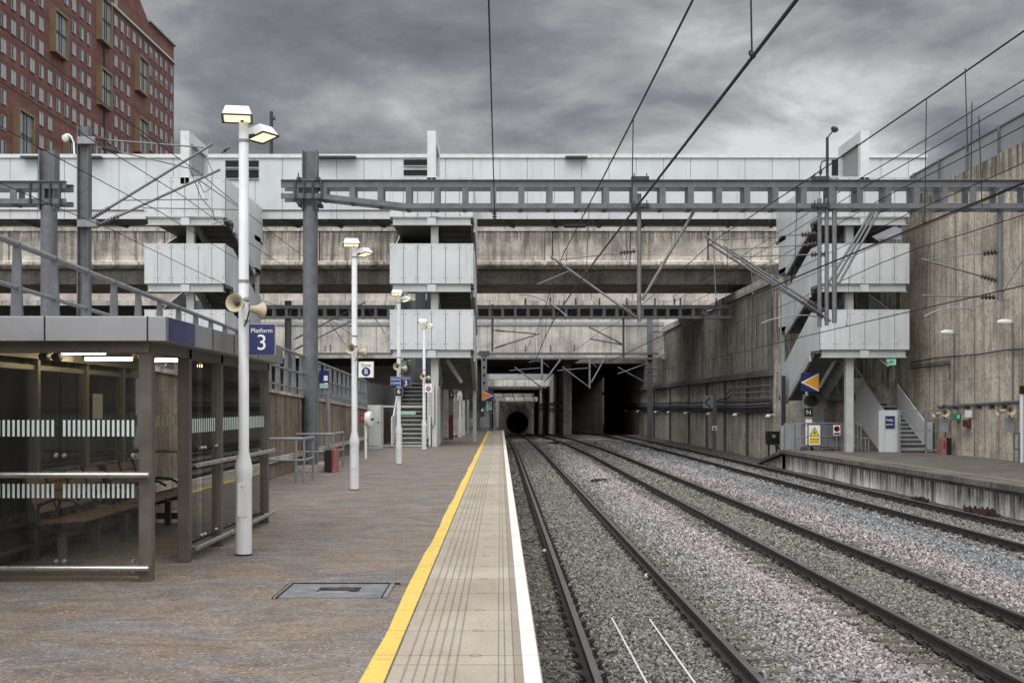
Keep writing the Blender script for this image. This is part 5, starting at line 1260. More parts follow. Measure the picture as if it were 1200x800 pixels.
# gate in front of the central stair
gt = empty('stair_gate', (px2x(477, 49.6), 49.6, 0), 'white tubular gate across the foot of the central stairs', 'gate')
x0, x1, y_ = px2x(448, 49.6), px2x(497, 49.6), 49.6
mb = MB()
for z in (.06, 1.6): mb.bar((x0, y_, z), (x1, y_, z), .07)
for x in (x0, x1): mb.bar((x, y_, 0), (x, y_, 1.64), .08)
mb.build('frame', 'fascia', gt)
es = MB().box(px2x(464, 49.5), px2x(487, 49.5), 49.5, 49.53, py2z(485.5, 49.5), py2z(481.5, 49.5)).build('exit_strip', 'mint', gt)
ex = empty('exit_sign', (px2x(473, 50.6), 50.6, 3.2), 'small mint green exit sign hanging under the central landing', 'sign')
MB().box(px2x(470, 50.6), px2x(476.5, 50.6), 50.58, 50.62, py2z(428, 50.6), py2z(422, 50.6)).build('board', 'mint', ex); MB().tube((px2x(474, 50.6), 50.6, py2z(422, 50.6)), (px2x(474, 50.6), 50.6, 3.55), .015, 6).build('stem', 'steel_dk', ex)
cc = empty('security_camera', (px2x(480, 50.6), 50.6, 3.2), 'small white dome camera right of the mint exit sign', 'camera')
MB().lathe((px2x(480, 50.6), 50.6, py2z(421, 50.6)), [(0, .06), (.1, .075), (.16, .06), (.2, .02)], 14, (0, 0, -1)).build('housing', 'signwhite', cc, smooth=True); MB().lathe((px2x(480, 50.6), 50.54, py2z(424.5, 50.6)), [(0, .045), (.03, .03)], 12, (0, -1, 0)).build('lens', 'black', cc)
# white back screens around the stairs foot (door panels to the right)
dp = empty('door_panels', (px2x(507, 51), 51, 0), 'tall white panels right of the central stair foot', 'panel')
for (a, b, yy) in ((500.5, 505, 50.9), (506.5, 512, 50.2), (513.2, 516, 53)): MB().box(px2x(a, yy), px2x(b, yy), yy, yy + .12, 0, py2z(452, yy)).build('panel', 'white_steel', dp)
MB().path([(px2x(509.5, 50), 50.1, 2.4), (px2x(509.5, 50), 50.1, .9), (px2x(507, 50), 50.1, .75), (px2x(505, 50), 50.1, .9)], .02, 6).build('conduit', 'steel_dk', dp)
# concrete columns and others under the stair on the platform
for (a, b, Y, mat, lab, cat, z) in ((516.5, 525, 60, 'wall_far', 'pale concrete column right of the stair foot', 'column', 6.0), (531, 537, 66, 'wall_far', 'second slimmer concrete column beyond the dark red pillar', 'column', 6.0)):
    r = empty('column', (px2x((a + b) / 2, Y), Y, 0), lab, cat, 'columns under the stair'); MB().box(px2x(a, Y), px2x(b, Y), Y, Y + .4, 0, z).build('shaft', mat, r)
    MB().box(px2x(a, Y) - .04, px2x(b, Y) + .04, Y - .04, Y + .44, 0, .1).build('base', 'dark', r)
r = empty('pillar', (px2x(528.5, 61), 61, 0), 'dark pillar with a maroon lower half and a small navy number panel on top', 'pillar')
MB().box(px2x(525.8, 61), px2x(531, 61), 61, 61.3, 0, py2z(486, 61)).build('lower_half', 'maroon', r); MB().box(px2x(525.8, 61), px2x(531, 61), 61, 61.3, py2z(486, 61), py2z(459, 61)).build('upper_half', 'soffit', r)
MB().box(px2x(526, 60.9), px2x(532, 60.9), 60.9, 60.96, py2z(466, 61), py2z(459, 61)).build('number_panel', 'navy', r); text('numeral', '3', .22, (px2x(529, 60.88), 60.88, py2z(462.5, 60.9)), 'signwhite', r)
r = empty('lamp_post', (px2x(539, 66.5), 66.5, 0), 'stubby far white post beside the concrete columns with a round sign', 'lamp post')
MB().lathe((px2x(539, 66), 66, 0), [(0, .11), (.95, .11), (1.1, .07), (2.4, .07)], 16).build('pole', 'post', r, smooth=True); MB().box(px2x(536, 65.9), px2x(541.5, 65.9), 65.85, 65.9, py2z(468.5, 66), py2z(460, 66)).build('board', 'signwhite', r); text('numeral', '0', .26, (px2x(538.6, 65.84), 65.84, py2z(465.5, 66)), 'steel_dk', r)
for i, (a, b, Y, y0, y1, mat, lab) in enumerate(((541, 545, 70, 469, 487, 'cabinet_lt', 'pale upright panel beyond the columns, left one'), (547, 550, 71, 468, 487, 'cabinet', 'grey upright panel beyond the columns, right one'),
        (550, 556, 78, 490, 500, 'cabinet', 'small grey box behind the end fence, left'), (562, 574, 80, 489, 501, 'cabinet', 'wide grey box behind the end fence, middle'), (581, 584.5, 83.5, 467, 500, 'cabinet_lt', 'tall pale locker by the platform end'))):
    r = empty('equipment_box', (px2x((a + b) / 2, Y), Y, 0), lab, 'equipment box', 'equipment at the platform end'); MB().box(px2x(a, Y), px2x(b, Y), Y, Y + .3, py2z(y1, Y) if py2z(y1, Y) < .9 else 0, py2z(y0, Y)).build('body', mat, r, bevel=.01)
    MB().box(px2x(a, Y) + .04, px2x(b, Y) - .04, Y - .015, Y, max(.1, py2z(y1, Y) + .05), py2z(y0, Y) - .06).build('door', mat, r)
    if Y < 75:
        for q in (a + .6, b - .6): MB().tube((px2x(q, Y), Y + .1, 0), (px2x(q, Y), Y + .1, py2z(y1, Y)), .03, 6).build('leg', 'steel_lt', r)
ef = empty('end_fence', (-1, 83, 0), 'low grey barrier fence across the far platform end', 'fence')
for k in range(24):
    x = px2x(541, 83) + .15 * k
    if x < -.2: MB().tube((x, 83.2, 0), (x, 83.2, 1.15), .02, 5).build('bar', 'steel_lt', ef)
MB().bar((px2x(541, 83), 83.2, 1.16), (-.15, 83.2, 1.16), .06).bar((px2x(541, 83), 83.2, .12), (-.15, 83.2, .12), .05).build('rail', 'steel_lt', ef)
def arrow_sign(cx, Y, z0, z1, w, left, tri, label):
    r = empty('arrow_sign', (cx, Y, z0), label, 'sign', 'navy signs with a coloured triangle'); MB().box(cx - w/2, cx + w/2, Y, Y + .04, z0, z1).build('board', 'navy', r, bevel=.004)
    zc = (z0 + z1) / 2; s_ = -1 if left else 1
    a = [(cx - s_ * w/2, Y - .004, z1), (cx + s_ * w/2, Y - .004, zc), (cx - s_ * w/2, Y - .004, z0)]
    MB().prism(a, (0, .003, 0)).build('border', 'signwhite', r); h = (z1 - z0) * .86 / 2
    MB().prism([(cx - s_ * w/2, Y - .009, zc + h), (cx + s_ * w * .38, Y - .009, zc), (cx - s_ * w/2, Y - .009, zc - h)], (0, .004, 0)).build('triangle', tri, r)
    return r
arrow_sign(px2x(571.8, 81.5), 81.5, py2z(469.5, 81.5), py2z(457.5, 81.5), .72, False, 'orange', 'navy sign with an orange triangle pointing right at the platform end')
r = empty('signal_display', (px2x(566, 81), 81, 0), 'black signal hood over a small lit display under the orange triangle sign', 'signal')
MB().lathe((px2x(566, 81), 81, py2z(473, 81)), [(-.25, .2), (.05, .22), (.06, .16)], 16, (0, -1, 0)).build('hood', 'black', r); MB().box(px2x(563.5, 81), px2x(567.5, 81), 80.8, 81, py2z(488, 81), py2z(476, 81)).build('body', 'steel_dk', r); MB().box(px2x(564, 80.8), px2x(566.5, 80.8), 80.77, 80.8, py2z(482, 81), py2z(479, 81)).build('display', 'signwhite', r)
r = empty('map_board', (px2x(573, 81.6), 81.6, 0), 'pale blue notice board under the orange triangle sign', 'sign'); MB().box(px2x(569.8, 81.6), px2x(576.5, 81.6), 81.6, 81.65, py2z(480.5, 81.6), py2z(470.5, 81.6)).build('board', 'mint', r); MB().tube((px2x(573, 81.6), 81.63, 0), (px2x(573, 81.6), 81.63, py2z(480, 81.6)), .04, 8).build('post', 'steel_lt', r)
mb = MB(); mb.path([(px2x(572, 81.5), 81.58, py2z(472, 81.6)), (px2x(575, 81.5), 81.58, py2z(475, 81.6)), (px2x(573, 81.5), 81.58, py2z(478, 81.6))], .02, 5); mb.build('symbol', 'steel_dk', r)

# between the rails
for i, (x, ya, yb, lab) in enumerate(((1.40, 9.5, 15.7, 'left thin white rod lying between the near rails'), (1.86, 9.5, 15.6, 'right thin white rod lying between the near rails'))):
    tag(MB().tube((x, ya, -1.035), (x - .01, yb, -1.03), .011, 8).build('marker_rod', 'signwhite'), lab, 'rod', 'white rods between the rails')
r = empty('cable_pit_cover', (3.5, 44, -1), 'round dark cover plate on the ballast between the first two tracks', 'cover'); MB().lathe((3.5, 43.8, -1.0), [(0, .36), (.06, .36), (.07, .28)], 20).build('lid', 'clip', r); MB().bar((3.3, 43.8, -.92), (3.7, 43.8, -.92), .08, .03).build('handle', 'slot', r)
r = empty('cable_pit_cover', (3.7, 88, -1), 'further small dark cover plate on the ballast near the tunnel', 'cover'); MB().lathe((3.7, 88, -1.0), [(0, .42), (.1, .42), (.12, .3)], 16).build('lid', 'clip', r); MB().bar((3.5, 88, -.87), (3.9, 88, -.87), .08, .03).build('handle', 'slot', r)
for (px, py, lab) in ((638, 645, 'small white rail fitting against the near rail'), (758, 674, 'small white rail fitting inside the second rail')):
    Yb = (EYE + 1.03) * F / (py - 476); x = px2x(px, Yb); tag(MB().lathe((x, Yb, -1.05), [(0, .03), (.03, .035), (.05, .02)], 10).build('rail_fitting', 'signwhite'), lab, 'rail fitting', 'small white fittings on the rails')

# mid right sign post by the far wall
Ys = 73.0
r = empty('sign_post', (px2x(837.5, Ys), Ys, -1.1), 'grey post by the far wall carrying a blue-grey board seen from behind', 'sign post')
MB().box(px2x(835.5, Ys), px2x(839.5, Ys), Ys, Ys + .22, -1.2, py2z(458, Ys)).build('post', 'steel', r); MB().box(px2x(824, Ys), px2x(836, Ys), Ys - .05, Ys, py2z(478, Ys), py2z(463.5, Ys)).build('board', 'greyfence', r)
MB().bar((px2x(826, Ys), Ys - .07, py2z(471, Ys)), (px2x(832, Ys), Ys - .07, py2z(465.5, Ys)), .05).bar((px2x(826, Ys), Ys - .07, py2z(471, Ys)), (px2x(832, Ys), Ys - .07, py2z(476.5, Ys)), .05).build('board_mark', 'black', r)
lb = MB().box(px2x(834.5, Ys), px2x(839.8, Ys), Ys - .02, Ys, py2z(504, Ys), py2z(498.7, Ys)).build('plate', 'signwhite', r); MB().prism([(px2x(835.6, Ys), Ys - .03, py2z(503, Ys)), (px2x(838.7, Ys), Ys - .03, py2z(503, Ys)), (px2x(837.1, Ys), Ys - .03, py2z(499.5, Ys))], (0, .008, 0)).build('warning_triangle', 'black', lb)
# cable trays on the far wall with small lamps below
ct = empty('cable_tray', (12.9, 80, 1.6), 'dark cable trays and pipes running along the far wall', 'cable tray')
for z, r_ in ((1.86, .06), (1.70, .05), (1.55, .07), (1.38, .06), (1.30, .04)): MB().path([(12.78 + .06 * math.sin(y), y, z + .03 * math.sin(y * 1.7)) for y in np.arange(60, 150, 3.0)], r_, 6).build('pipe', 'steel_dk' if r_ != .05 else 'tubegrey', ct)
MB().box(12.7, 12.98, 60, 150, 1.42, 1.46).build('tray', 'steel_dk', ct)
for z in (2.0, 2.3, 2.6): MB().path([(12.8, 60, z), (12.8, 70, z), (12.8, 72, z - .5), (12.78, 80, 1.7)], .05, 6).build('pipe', 'tubegrey', ct)
for px in (783, 803, 830, 861, 900, 733, 747, 768):
    Yb = 12.6 * F / (px - 586); tag(MB().lathe((12.6, Yb, 1.08), [(0, .1), (.05, .14), (.10, .1), (.16, .03)], 12).box(12.6, 12.95, Yb - .02, Yb + .02, 1.2, 1.24).build('wall_lamp', 'lamp_white'), 'small white bulkhead lamp under the cable tray on the far wall', 'wall lamp', 'bulkhead lamps under the cable tray')

# right platform end objects ----------------------------------------------------------
Yr = 52.4
ars = arrow_sign(px2x(947, Yr), Yr - .3, py2z(458.7, Yr), py2z(437.3, Yr), .74, True, 'amber', 'navy sign with an amber triangle pointing left above the right signal post')
r = empty('signal_post', (px2x(945, Yr), Yr, Z4), 'white signal post with black round head and plate reading N', 'signal')
MB().tube((px2x(945.5, Yr), Yr, Z4), (px2x(945.5, Yr), Yr, py2z(437, Yr)), .06, 12).build('pole', 'signwhite', r); MB().lathe((px2x(945.5, Yr), Yr, Z4), [(0, .3), (.08, .28), (.24, .1)], 4).build('foot', 'steel_dk', r)
MB().lathe((px2x(948, Yr), Yr - .1, py2z(469, Yr)), [(-.2, .2), (.1, .26), (.3, .27), (.3, .2), (.1, .18)], 20, (.15, -1, 0)).build('signal_head', 'black', r, smooth=True)
MB().box(px2x(940.5, Yr), px2x(943, Yr), Yr - .1, Yr, py2z(477, Yr), py2z(462, Yr)).build('bracket', 'steel_lt', r)
MB().box(px2x(942, Yr), px2x(951, Yr), Yr - .16, Yr - .1, py2z(488, Yr), py2z(478, Yr)).build('plate', 'black', r); text('lettering', 'N', .26, (px2x(946.5, Yr), Yr - .165, py2z(483, Yr)), 'signwhite', r)
MB().box(px2x(942, Yr), px2x(951, Yr), Yr - .16, Yr - .1, py2z(490.5, Yr), py2z(488.3, Yr)).build('plate', 'steel_lt', r); MB().box(px2x(943, Yr), px2x(950.5, Yr), Yr - .16, Yr - .1, py2z(496, Yr), py2z(491, Yr)).build('plate', 'signwhite', r)
r = empty('relay_cabinet', (px2x(931, 53), 53.4, Z4 - .2), 'grey relay cabinet at the end of the right platform', 'cabinet'); MB().box(px2x(920.5, 52.8), px2x(939.5, 52.8), 52.85, 53.2, Z4, py2z(496, 52.8)).build('body', 'cabinet', r, bevel=.01); MB().box(px2x(931.5, 52.8), px2x(932.2, 52.8), 52.84, 52.86, Z4 + .05, py2z(497, 52.8)).build('door_gap', 'slot', r)
r = empty('relay_cabinet', (px2x(922, 54), 54.3, -.5), 'pair of small pale cabinets left of the grey relay cabinet', 'cabinet'); 
for a, b in ((917, 922), (923, 929)): MB().box(px2x(a, 54), px2x(b, 54), 54, 54.3, -.45, py2z(499, 54)).build('body', 'cabinet_lt', r, bevel=.01)
r = empty('junction_box', (px2x(907, 57), 57, -1), 'black trackside junction box with hanging cables by the ramp', 'junction box')
MB().box(px2x(899.5, 57), px2x(914, 57), 57, 57.5, py2z(521, 57), py2z(505, 57)).build('body', 'black', r, bevel=.02); MB().tube((px2x(906.5, 57), 57, py2z(511, 57)), (px2x(906.5, 57), 56.9, py2z(511, 57)), .08, 10).build('dial', 'steel_lt', r)
for a in (902, 911): MB().tube((px2x(a, 57), 57.2, -1.1), (px2x(a, 57), 57.2, py2z(521, 57)), .05, 8).build('leg', 'iron', r)
MB().path([(px2x(908, 57), 56.9, py2z(520, 57)), (px2x(914, 57), 56.8, py2z(527, 57)), (px2x(920, 57), 56.6, py2z(524, 57)), (px2x(924, 57), 56.4, py2z(530, 57))], .07, 8).build('cable', 'iron', r)
r = empty('dark_post', (px2x(918.5, 55), 55, -.5), 'dark upright column behind the small cabinets', 'column'); MB().box(px2x(916, 55.3), px2x(921, 55.3), 55.3, 55.6, -.6, py2z(440, 55)).build('shaft', 'steel_dk', r); MB().tube((px2x(915, 55.2), 55.2, -.6), (px2x(915, 55.2), 55.2, py2z(330, 55)), .04, 8).build('pipe', 'steel_lt', r)
r = empty('warning_sign', (px2x(954.5, 51.6), 51.6, Z4), 'white board with a yellow warning triangle and yellow text block', 'sign'); Yw = 51.6
MB().box(px2x(947.8, Yw), px2x(961.2, Yw), Yw, Yw + .03, py2z(521, Yw), py2z(498, Yw)).build('board', 'signwhite', r)
MB().box(px2x(948.6, Yw), px2x(960.3, Yw), Yw - .008, Yw - .002, py2z(519.5, Yw), py2z(512.5, Yw)).build('text_block', 'wyellow', r); text('lettering', 'DANGER', .095, (px2x(954.5, Yw), Yw - .011, py2z(514.6, Yw)), 'black', r); text('lettering', 'Keep clear', .075, (px2x(954.5, Yw), Yw - .011, py2z(517.7, Yw)), 'black', r)
c_ = px2x(954.5, Yw); MB().prism([(c_ - .215, Yw - .006, py2z(511.3, Yw)), (c_ + .215, Yw - .006, py2z(511.3, Yw)), (c_, Yw - .006, py2z(499.8, Yw))], (0, .004, 0)).build('triangle_border', 'black', r); MB().prism([(c_ - .175, Yw - .010, py2z(510.7, Yw)), (c_ + .175, Yw - .010, py2z(510.7, Yw)), (c_, Yw - .010, py2z(501.3, Yw))], (0, .003, 0)).build('triangle', 'wyellow', r)
MB().prism([(c_ + .02, Yw - .013, py2z(503.5, Yw)), (c_ - .05, Yw - .013, py2z(507.3, Yw)), (c_, Yw - .013, py2z(507.3, Yw)), (c_ - .02, Yw - .013, py2z(510.3, Yw)), (c_ + .06, Yw - .013, py2z(506.2, Yw)), (c_ + .01, Yw - .013, py2z(506.2, Yw))], (0, .003, 0)).build('flash_symbol', 'black', r)
for a in (949, 960): MB().tube((px2x(a, Yw), Yw + .05, Z4), (px2x(a, Yw), Yw + .05, py2z(500, Yw)), .02, 6).build('post', 'steel_lt', r)
r = empty('prohibition_sign', (px2x(980.5, 51.5), 51.5, Z4), 'small white sign with a red ring on the blue-grey fence', 'sign'); Yw = 51.5
MB().box(px2x(976.5, Yw), px2x(984.8, Yw), Yw, Yw + .02, py2z(510, Yw), py2z(497.8, Yw)).build('board', 'signwhite', r); MB().lathe((px2x(980.6, Yw), Yw - .002, py2z(502.3, Yw)), [(0, .115), (.004, .115), (.004, .085), (0, .085)], 24, (0, -1, 0)).bar((px2x(978.8, Yw), Yw - .008, py2z(500.4, Yw)), (px2x(982.4, Yw), Yw - .008, py2z(504.2, Yw)), .02, .01).build('ring', 'red', r)
MB().box(px2x(980, Yw), px2x(981.4, Yw), Yw - .004, Yw - .001, py2z(504.3, Yw), py2z(500.4, Yw)).build('figure', 'black', r); MB().box(px2x(977.2, Yw), px2x(984, Yw), Yw - .004, Yw - .001, py2z(509.3, Yw), py2z(506.8, Yw)).build('text_block', 'red', r); MB().tube((px2x(980.6, Yw), Yw + .04, Z4), (px2x(980.6, Yw), Yw + .04, py2z(500, Yw)), .02, 6).build('post', 'steel_lt', r)
r = empty('platform_fence', (13.8, 52, Z4), 'blue-grey tubular fence across the end of the right platform', 'fence'); Yw = 51.8
for z in (495.5, 511.5, 522): MB().tube((px2x(932, Yw), Yw, py2z(z, Yw)), (px2x(1005, Yw), Yw, py2z(z, Yw)), .022, 6).build('rail', 'steel_lt', r)
for a in (947, 961, 970, 986, 988, 991.5, 996, 1001, 1005): MB().tube((px2x(a, Yw), Yw, Z4), (px2x(a, Yw), Yw, py2z(495.5, Yw)), .028, 8).build('post', 'steel_lt' if a > 980 else 'steel', r)
MB().box(px2x(961.5, Yw), px2x(996, Yw), Yw + .03, Yw + .04, Z4 + .1, py2z(497, Yw)).build('infill_panel', 'mesh_fence', r)
r = empty('low_guard_rail', (14.8, 50.6, Z4), 'low tubular rail under the sloping white stair side', 'guard rail'); Yw = 50.9
MB().tube((px2x(1005, Yw), Yw, py2z(498, Yw)), (px2x(1009, Yw), Yw, py2z(498, Yw)), .025, 6).tube((px2x(1009, Yw), Yw, py2z(513, Yw)), (px2x(1018, Yw), Yw, py2z(513, Yw)), .025, 6).build('rail', 'steel_lt', r)
for a in (1009, 1014, 1018): MB().tube((px2x(a, Yw), Yw, Z4), (px2x(a, Yw), Yw, py2z(513 if a > 1010 else 498, Yw)), .025, 6).build('post', 'steel_lt', r)
# sign on stair side and gate
r = board('help_sign', 'navy', px2x(1043, 49.75), 49.75, py2z(501.5, 49.75), py2z(487.3, 49.75), .37, 'navy notice with white text on the sloping stair side', 'sign')
text('lettering', 'help', .16, (px2x(1043, 49.7), 49.735, py2z(491.8, 49.75)), 'signwhite', r); text('lettering', 'point', .13, (px2x(1043, 49.7), 49.735, py2z(497, 49.75)), 'signwhite', r)
MB().box(px2x(1030, 49.78), px2x(1053, 49.78), 49.78, 49.83, Z4 + .02, py2z(480.5, 49.8)).build('backing_panel', 'panel', r)
gt = empty('stair_gate', (16.2, 49.5, Z4), 'grey mesh gate and side screen at the foot of the right stairs', 'gate'); Yg = 49.5
mb = MB()
for z in (480.8, 504, 527): mb.bar((px2x(1054, Yg), Yg, py2z(z, Yg)), (px2x(1103.5, Yg), Yg, py2z(z, Yg)), .06 if z != 504 else .03)
for a in (1054, 1085, 1103.5): mb.bar((px2x(a, Yg), Yg, Z4), (px2x(a, Yg), Yg, py2z(480, Yg)), .08)
mb.build('frame', 'steel_lt', gt)
mb = MB()
for k in range(44):
    x = px2x(1055, Yg) + k * .037; mb.box(x, x + .005, Yg, Yg + .006, py2z(526, Yg), py2z(481.5, Yg))
mb.build('mesh_infill', 'steel', gt)
MB().box(px2x(1104, Yg), px2x(1110, Yg), Yg - .02, Yg + .12, Z4, py2z(480, Yg)).build('gate_leaf', 'mesh_fence', gt); MB().box(px2x(1103, Yg), px2x(1105, Yg), Yg - .08, Yg, py2z(490, Yg), py2z(485, Yg)).build('lock', 'iron', gt)
Yb = 47.5; r = empty('grit_box', (px2x(1109, Yb), Yb, Z4), 'faded red box with a dark side by the right gate', 'box')
MB().box(px2x(1104, Yb), px2x(1109.3, Yb), Yb, Yb + .35, Z4, py2z(513, Yb)).build('door', 'pinkred', r, bevel=.01); MB().box(px2x(1109.5, Yb), px2x(1115.5, Yb), Yb + .02, Yb + .45, Z4, py2z(513, Yb)).build('body', 'black', r, bevel=.01)
MB().box(px2x(1105.3, Yb), px2x(1107.8, Yb), Yb - .015, Yb, Z4 + .25, py2z(517, Yb)).build('panel', 'red', r)
# things on the tall wall (X = 17.2)
WX = 17.2
def wy(px): return WX * F / (px - 586)
def wz(px, py): return py2z(py, wy(px))
for i, (px0, px1, pz, pb, lab) in enumerate(((1104, 1119, 390, 475, 'left goose-neck wall light on the tall right wall'), (1171, 1188, 378, 470, 'right goose-neck wall light on the tall right wall'))):
    Yp = wy(px1); x1 = WX - .05; z = wz(px1, pz); r = empty('wall_light', (WX, Yp, wz(px1, pb)), lab, 'wall light', 'lights on the tall wall')
    MB().path([(x1, Yp, wz(px1, pb)), (x1, Yp, z - .05), (x1 - .08, Yp, z + .02)], .03, 8).build('pole', 'tubegrey', r)
    L_ = (px1 - px0) * Yp / F; MB().lathe((x1 - .02, Yp, z + .02), [(0, .05), (.08, .09), (L_ * .6, .10), (L_ * .95, .05), (L_, .01)], 14, (-1, 0, .02)).build('lamp_head', 'lamp_white', r, smooth=True)
cd = empty('cable_conduit', (WX, 42, 2), 'horizontal conduit tray and sagging cables fixed to the tall right wall', 'cable conduit')
def wpath(pts, r_, nm, mat='tubegrey', off=.08): MB().path([(WX - off, wy(px), wz(px, py)) for px, py in pts], r_, 6).build(nm, mat, cd)
wpath([(1102, 477), (1150, 473.5), (1215, 469)], .06, 'tray'); wpath([(1069, 425), (1100, 419), (1150, 415), (1180, 410), (1215, 408)], .025, 'cable', 'steel_dk'); wpath([(1069, 432), (1115, 426), (1115.5, 445)], .03, 'cable', 'steel_dk'); wpath([(1069, 429), (1115, 423)], .02, 'cable', 'steel_dk')
for px in (1110, 1122, 1136, 1150, 1165, 1180): MB().box(WX - .16, WX, wy(px) - .03, wy(px) + .03, wz(px, 479), wz(px, 474)).build('tray_bracket', 'steel_dk', cd)
wpath([(1111, 493), (1111, 505), (1109, 520)], .02, 'cable', 'steel_dk')
for (px, py, lab) in ((1112, 483, 'pair of horn speakers under the left end of the wall conduit'), (1190, 480, 'pair of horn speakers at the right edge below the wall conduit')):
    Yp = wy(px + 4); z = wz(px, py); r = empty('wall_speakers', (WX - .2, Yp, z), lab, 'speakers', 'speakers on the tall wall'); horn(r, (WX - .3, Yp, z), (-.1, -1, -.05), 1.5); horn(r, (WX - .55, Yp + .1, z - .05), (-1, -.2, -.1), 1.2)
    MB().box(WX - .36, WX - .1, Yp + .12, Yp + .3, z - .75, z - .25).build('box', 'cabinet', r); MB().tube((WX - .25, Yp + .15, z - .3), (WX - .25, Yp + .15, z + .25), .03, 8).build('bracket', 'iron', r)
def wall_item(name, px0, px1, py0, py1, mat, lab, cat, extra=None):
    Yp = wy((px0 + px1) / 2); w = (px1 - px0) / F * Yp; x = WX - .02; r = empty(name, (x, Yp, wz(px0, py1)), lab, cat); MB().box(x - w, x, Yp - .3, Yp + .15, wz(px0, py1), wz(px0, py0)).build('body', mat, r, bevel=.01)
    MB().box(x - w * .8, x - w * .2, Yp - .315, Yp - .3, wz(px0, py1) + .06, wz(px0, py0) - .06).build('front', extra or mat, r)
wall_item('call_point', 1120.5, 1126, 484, 492, 'green', 'small green call point on the tall wall', 'call point', 'mint'); wall_item('notice', 1135, 1139, 480.5, 489, 'signwhite', 'small white notice on the tall wall above a dark red box', 'notice'); wall_item('alarm_box', 1132.5, 1137, 491.5, 500, 'maroon', 'small dark red alarm box on the tall wall under the notice', 'alarm box', 'red')
Yp = 41.0; r = empty('sign_post', (px2x(1196.5, Yp), Yp, Z4), 'white post with a black sign cut by the right edge of the view', 'sign post'); MB().tube((px2x(1197.5, Yp), Yp, Z4), (px2x(1197.5, Yp), Yp, py2z(457, Yp)), .065, 12).build('pole', 'post', r); MB().box(px2x(1193.5, Yp), px2x(1207, Yp), Yp - .1, Yp - .07, py2z(461.5, Yp), py2z(452, Yp)).build('board', 'black', r)
text('lettering', '4', .2, (px2x(1202, Yp), Yp - .105, py2z(457, Yp)), 'signwhite', r)
r = empty('guard_rail', (px2x(1194, Yp), Yp, Z4), 'grey guard rail at the right edge of the view on the opposite platform', 'guard rail')
for z in (507, 526): MB().tube((px2x(1188, Yp), Yp, py2z(z, Yp)), (px2x(1215, Yp), Yp, py2z(z, Yp)), .03, 8).build('rail', 'steel', r)
for a in (1188.5, 1194): MB().tube((px2x(a, Yp), Yp, Z4), (px2x(a, Yp), Yp, py2z(507, Yp)), .03, 8).build('post', 'steel', r)
r = empty('exit_sign', (px2x(1044.5, 50.8), 50.8, 3.3), 'green exit sign hanging under the right stair landing', 'sign'); Yx = 50.8; MB().box(px2x(1039.5, Yx), px2x(1050, Yx), Yx, Yx + .06, py2z(427.5, Yx), py2z(420.5, Yx)).build('board', 'exitlit', r); MB().tube((px2x(1044.5, Yx), Yx + .03, py2z(420.5, Yx)), (px2x(1044.5, Yx), Yx + .03, py2z(416, Yx)), .015, 6).build('stem', 'steel_dk', r); MB().box(px2x(1042, Yx), px2x(1047, Yx), Yx - .005, Yx, py2z(425.5, Yx), py2z(422.5, Yx)).build('arrow', 'signwhite', r)
r = empty('security_camera', (px2x(1035, 50.8), 50.6, 3.3), 'white tube camera beside the green exit sign', 'camera'); MB().tube((px2x(1033.5, Yx), 50.9, py2z(421, Yx)), (px2x(1037.5, Yx), 50.4, py2z(428, Yx)), .07, 12).build('housing', 'signwhite', r, smooth=True); MB().tube((px2x(1033.5, Yx), 50.9, py2z(421, Yx)), (px2x(1033.5, Yx), 50.9, py2z(416, Yx)), .02, 6).build('bracket', 'steel_dk', r)
# top of scene: cctv on curved pole, lamps on footbridge, bird
Yc = 57.5; r = empty('security_camera', at(82, 181, Yc), 'white dome camera on a curved pole above the footbridge at the left', 'camera')
MB().path([at(87, 181, Yc), at(86.5, 168, Yc), at(84, 161, Yc), at(80, 157.5, Yc), at(76.5, 158, Yc)], .045, 8).build('pole', 'signwhite', r, smooth=True); MB().lathe(at(76.5, 158.5, Yc), [(0, .08), (.06, .15), (.2, .14), (.3, .05)], 14, (0, 0, -1)).build('dome', 'signwhite', r, smooth=True)
r = empty('street_lamp', at(318, 181, 62.5), 'thin black lamp column standing behind the footbridge', 'street lamp'); MB().tube(at(318, 190, 62.5), at(318, 131, 62.5), .085, 10).build('pole', 'iron', r); MB().box(at(318, 0, 62.5).x, at(322.5, 0, 62.5).x, 62.4, 62.6, at(0, 140.5, 62.5).z, at(0, 137.5, 62.5).z).build('lamp_head', 'iron', r)
Yl = 52; r = empty('street_lamp', at(969, 181, Yl), 'small black lamp on a bent arm beside the right portal frame', 'street lamp'); MB().tube(at(969.5, 210, Yl), at(969.5, 161, Yl), .06, 8).build('pole', 'iron', r); MB().tube(at(970, 161, Yl), at(976.5, 153, Yl), .03, 6).build('arm', 'iron', r); MB().lathe(at(977, 154.5, Yl), [(0, .1), (.12, .17), (.2, .12)], 10, (.35, 0, 1)).build('lamp_head', 'steel_dk', r)
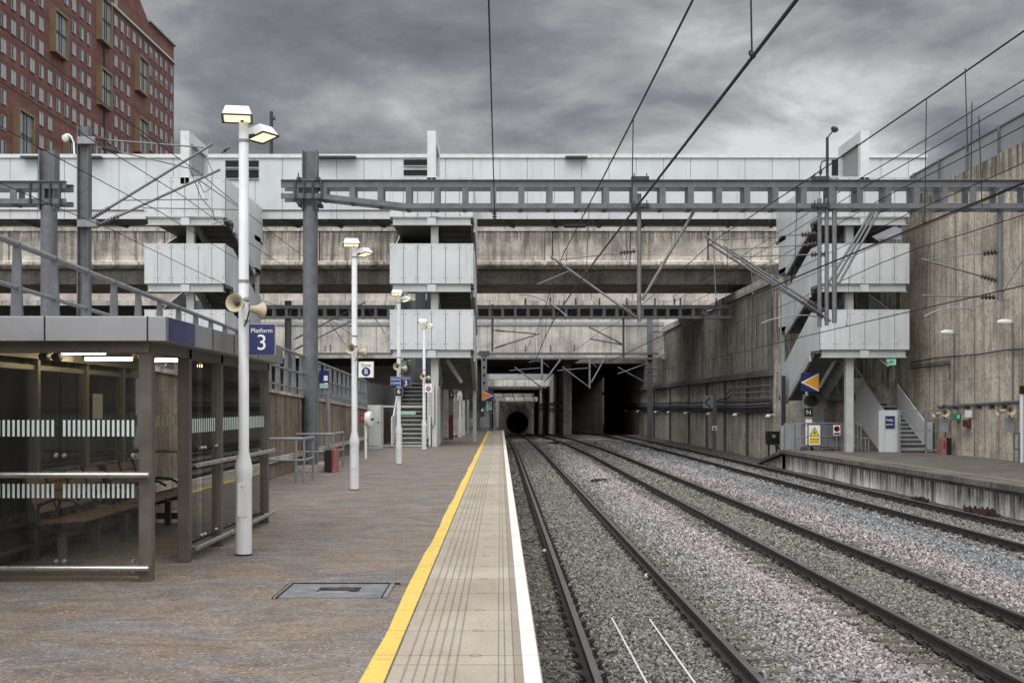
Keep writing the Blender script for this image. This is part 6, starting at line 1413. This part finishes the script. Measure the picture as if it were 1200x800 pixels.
r = empty('street_lamp', at(960, 200, 52), 'slim dark hooked light on the left of the right stair tower top', 'street lamp'); MB().path([at(961.5, 215, 51), at(961.5, 195, 51), at(963, 190, 51), at(969, 187, 51)], .03, 6).build('pole', 'steel_dk', r); MB().box(at(960, 0, 51).x, at(963, 0, 51).x, 50.9, 51.05, at(0, 204, 51).z, at(0, 200, 51).z).build('lamp_head', 'iron', r)
bp = at(264.5, 181, 57.95); MB_ = MB().lathe(bp + Vector((-.13, 0, .1)), [(0, .005), (.06, .05), (.16, .065), (.24, .045), (.29, .02)], 10, (1, 0, .75)).lathe(bp + Vector((.1, 0, .27)), [(0, .03), (.05, .04), (.09, .02), (.13, .005)], 8, (1, 0, .1)).tube(bp + Vector((-.12, 0, .1)), bp + Vector((-.26, 0, -.02)), .03, 6, .012).tube(bp + Vector((0, -.02, .12)), bp + Vector((.0, -.02, -.02)), .008, 4).tube(bp + Vector((0, .02, .12)), bp + Vector((.0, .02, -.02)), .008, 4)
tag(MB_.build('bird', 'bird', smooth=True), 'small dark bird perched on the white footbridge top behind the nearest lamp post', 'bird')
# weeds at the foot of the opposite platform
def weed(px, py, w, h, lab):
    Yb = (EYE + 1.1) * F / (py - 476); x = min(px2x(px, Yb), 11.9); mb = MB()
    for _ in range(90):
        a = random.gauss(0, w / 3); b = random.gauss(0, .25); hh = h * random.uniform(.3, 1) * math.exp(-abs(a) / w); p = Vector((x + b * .4, Yb + a, -1.1)); q = p + Vector((random.uniform(-.1, .1), random.uniform(-.1, .1), hh)); s_ = .03
        mb.add([p, q + Vector((s_, 0, 0)), q + Vector((0, 0, s_ * 1.6)), q + Vector((-s_, s_, 0))], [(0, 1, 2), (0, 2, 3), (0, 3, 1), (1, 3, 2)])
    tag(mb.build('weed', 'weed'), lab, 'weed', 'reddish weeds at the foot of the platform wall')
weed(1092, 588, 1.0, .14, 'reddish weed tuft under the middle of the opposite platform face'); weed(1170, 606, 1.2, .24, 'larger reddish weed clump below the opposite platform face at the right edge'); weed(1190, 602, .8, .2, 'dark reddish weed beside the larger clump at the right edge')
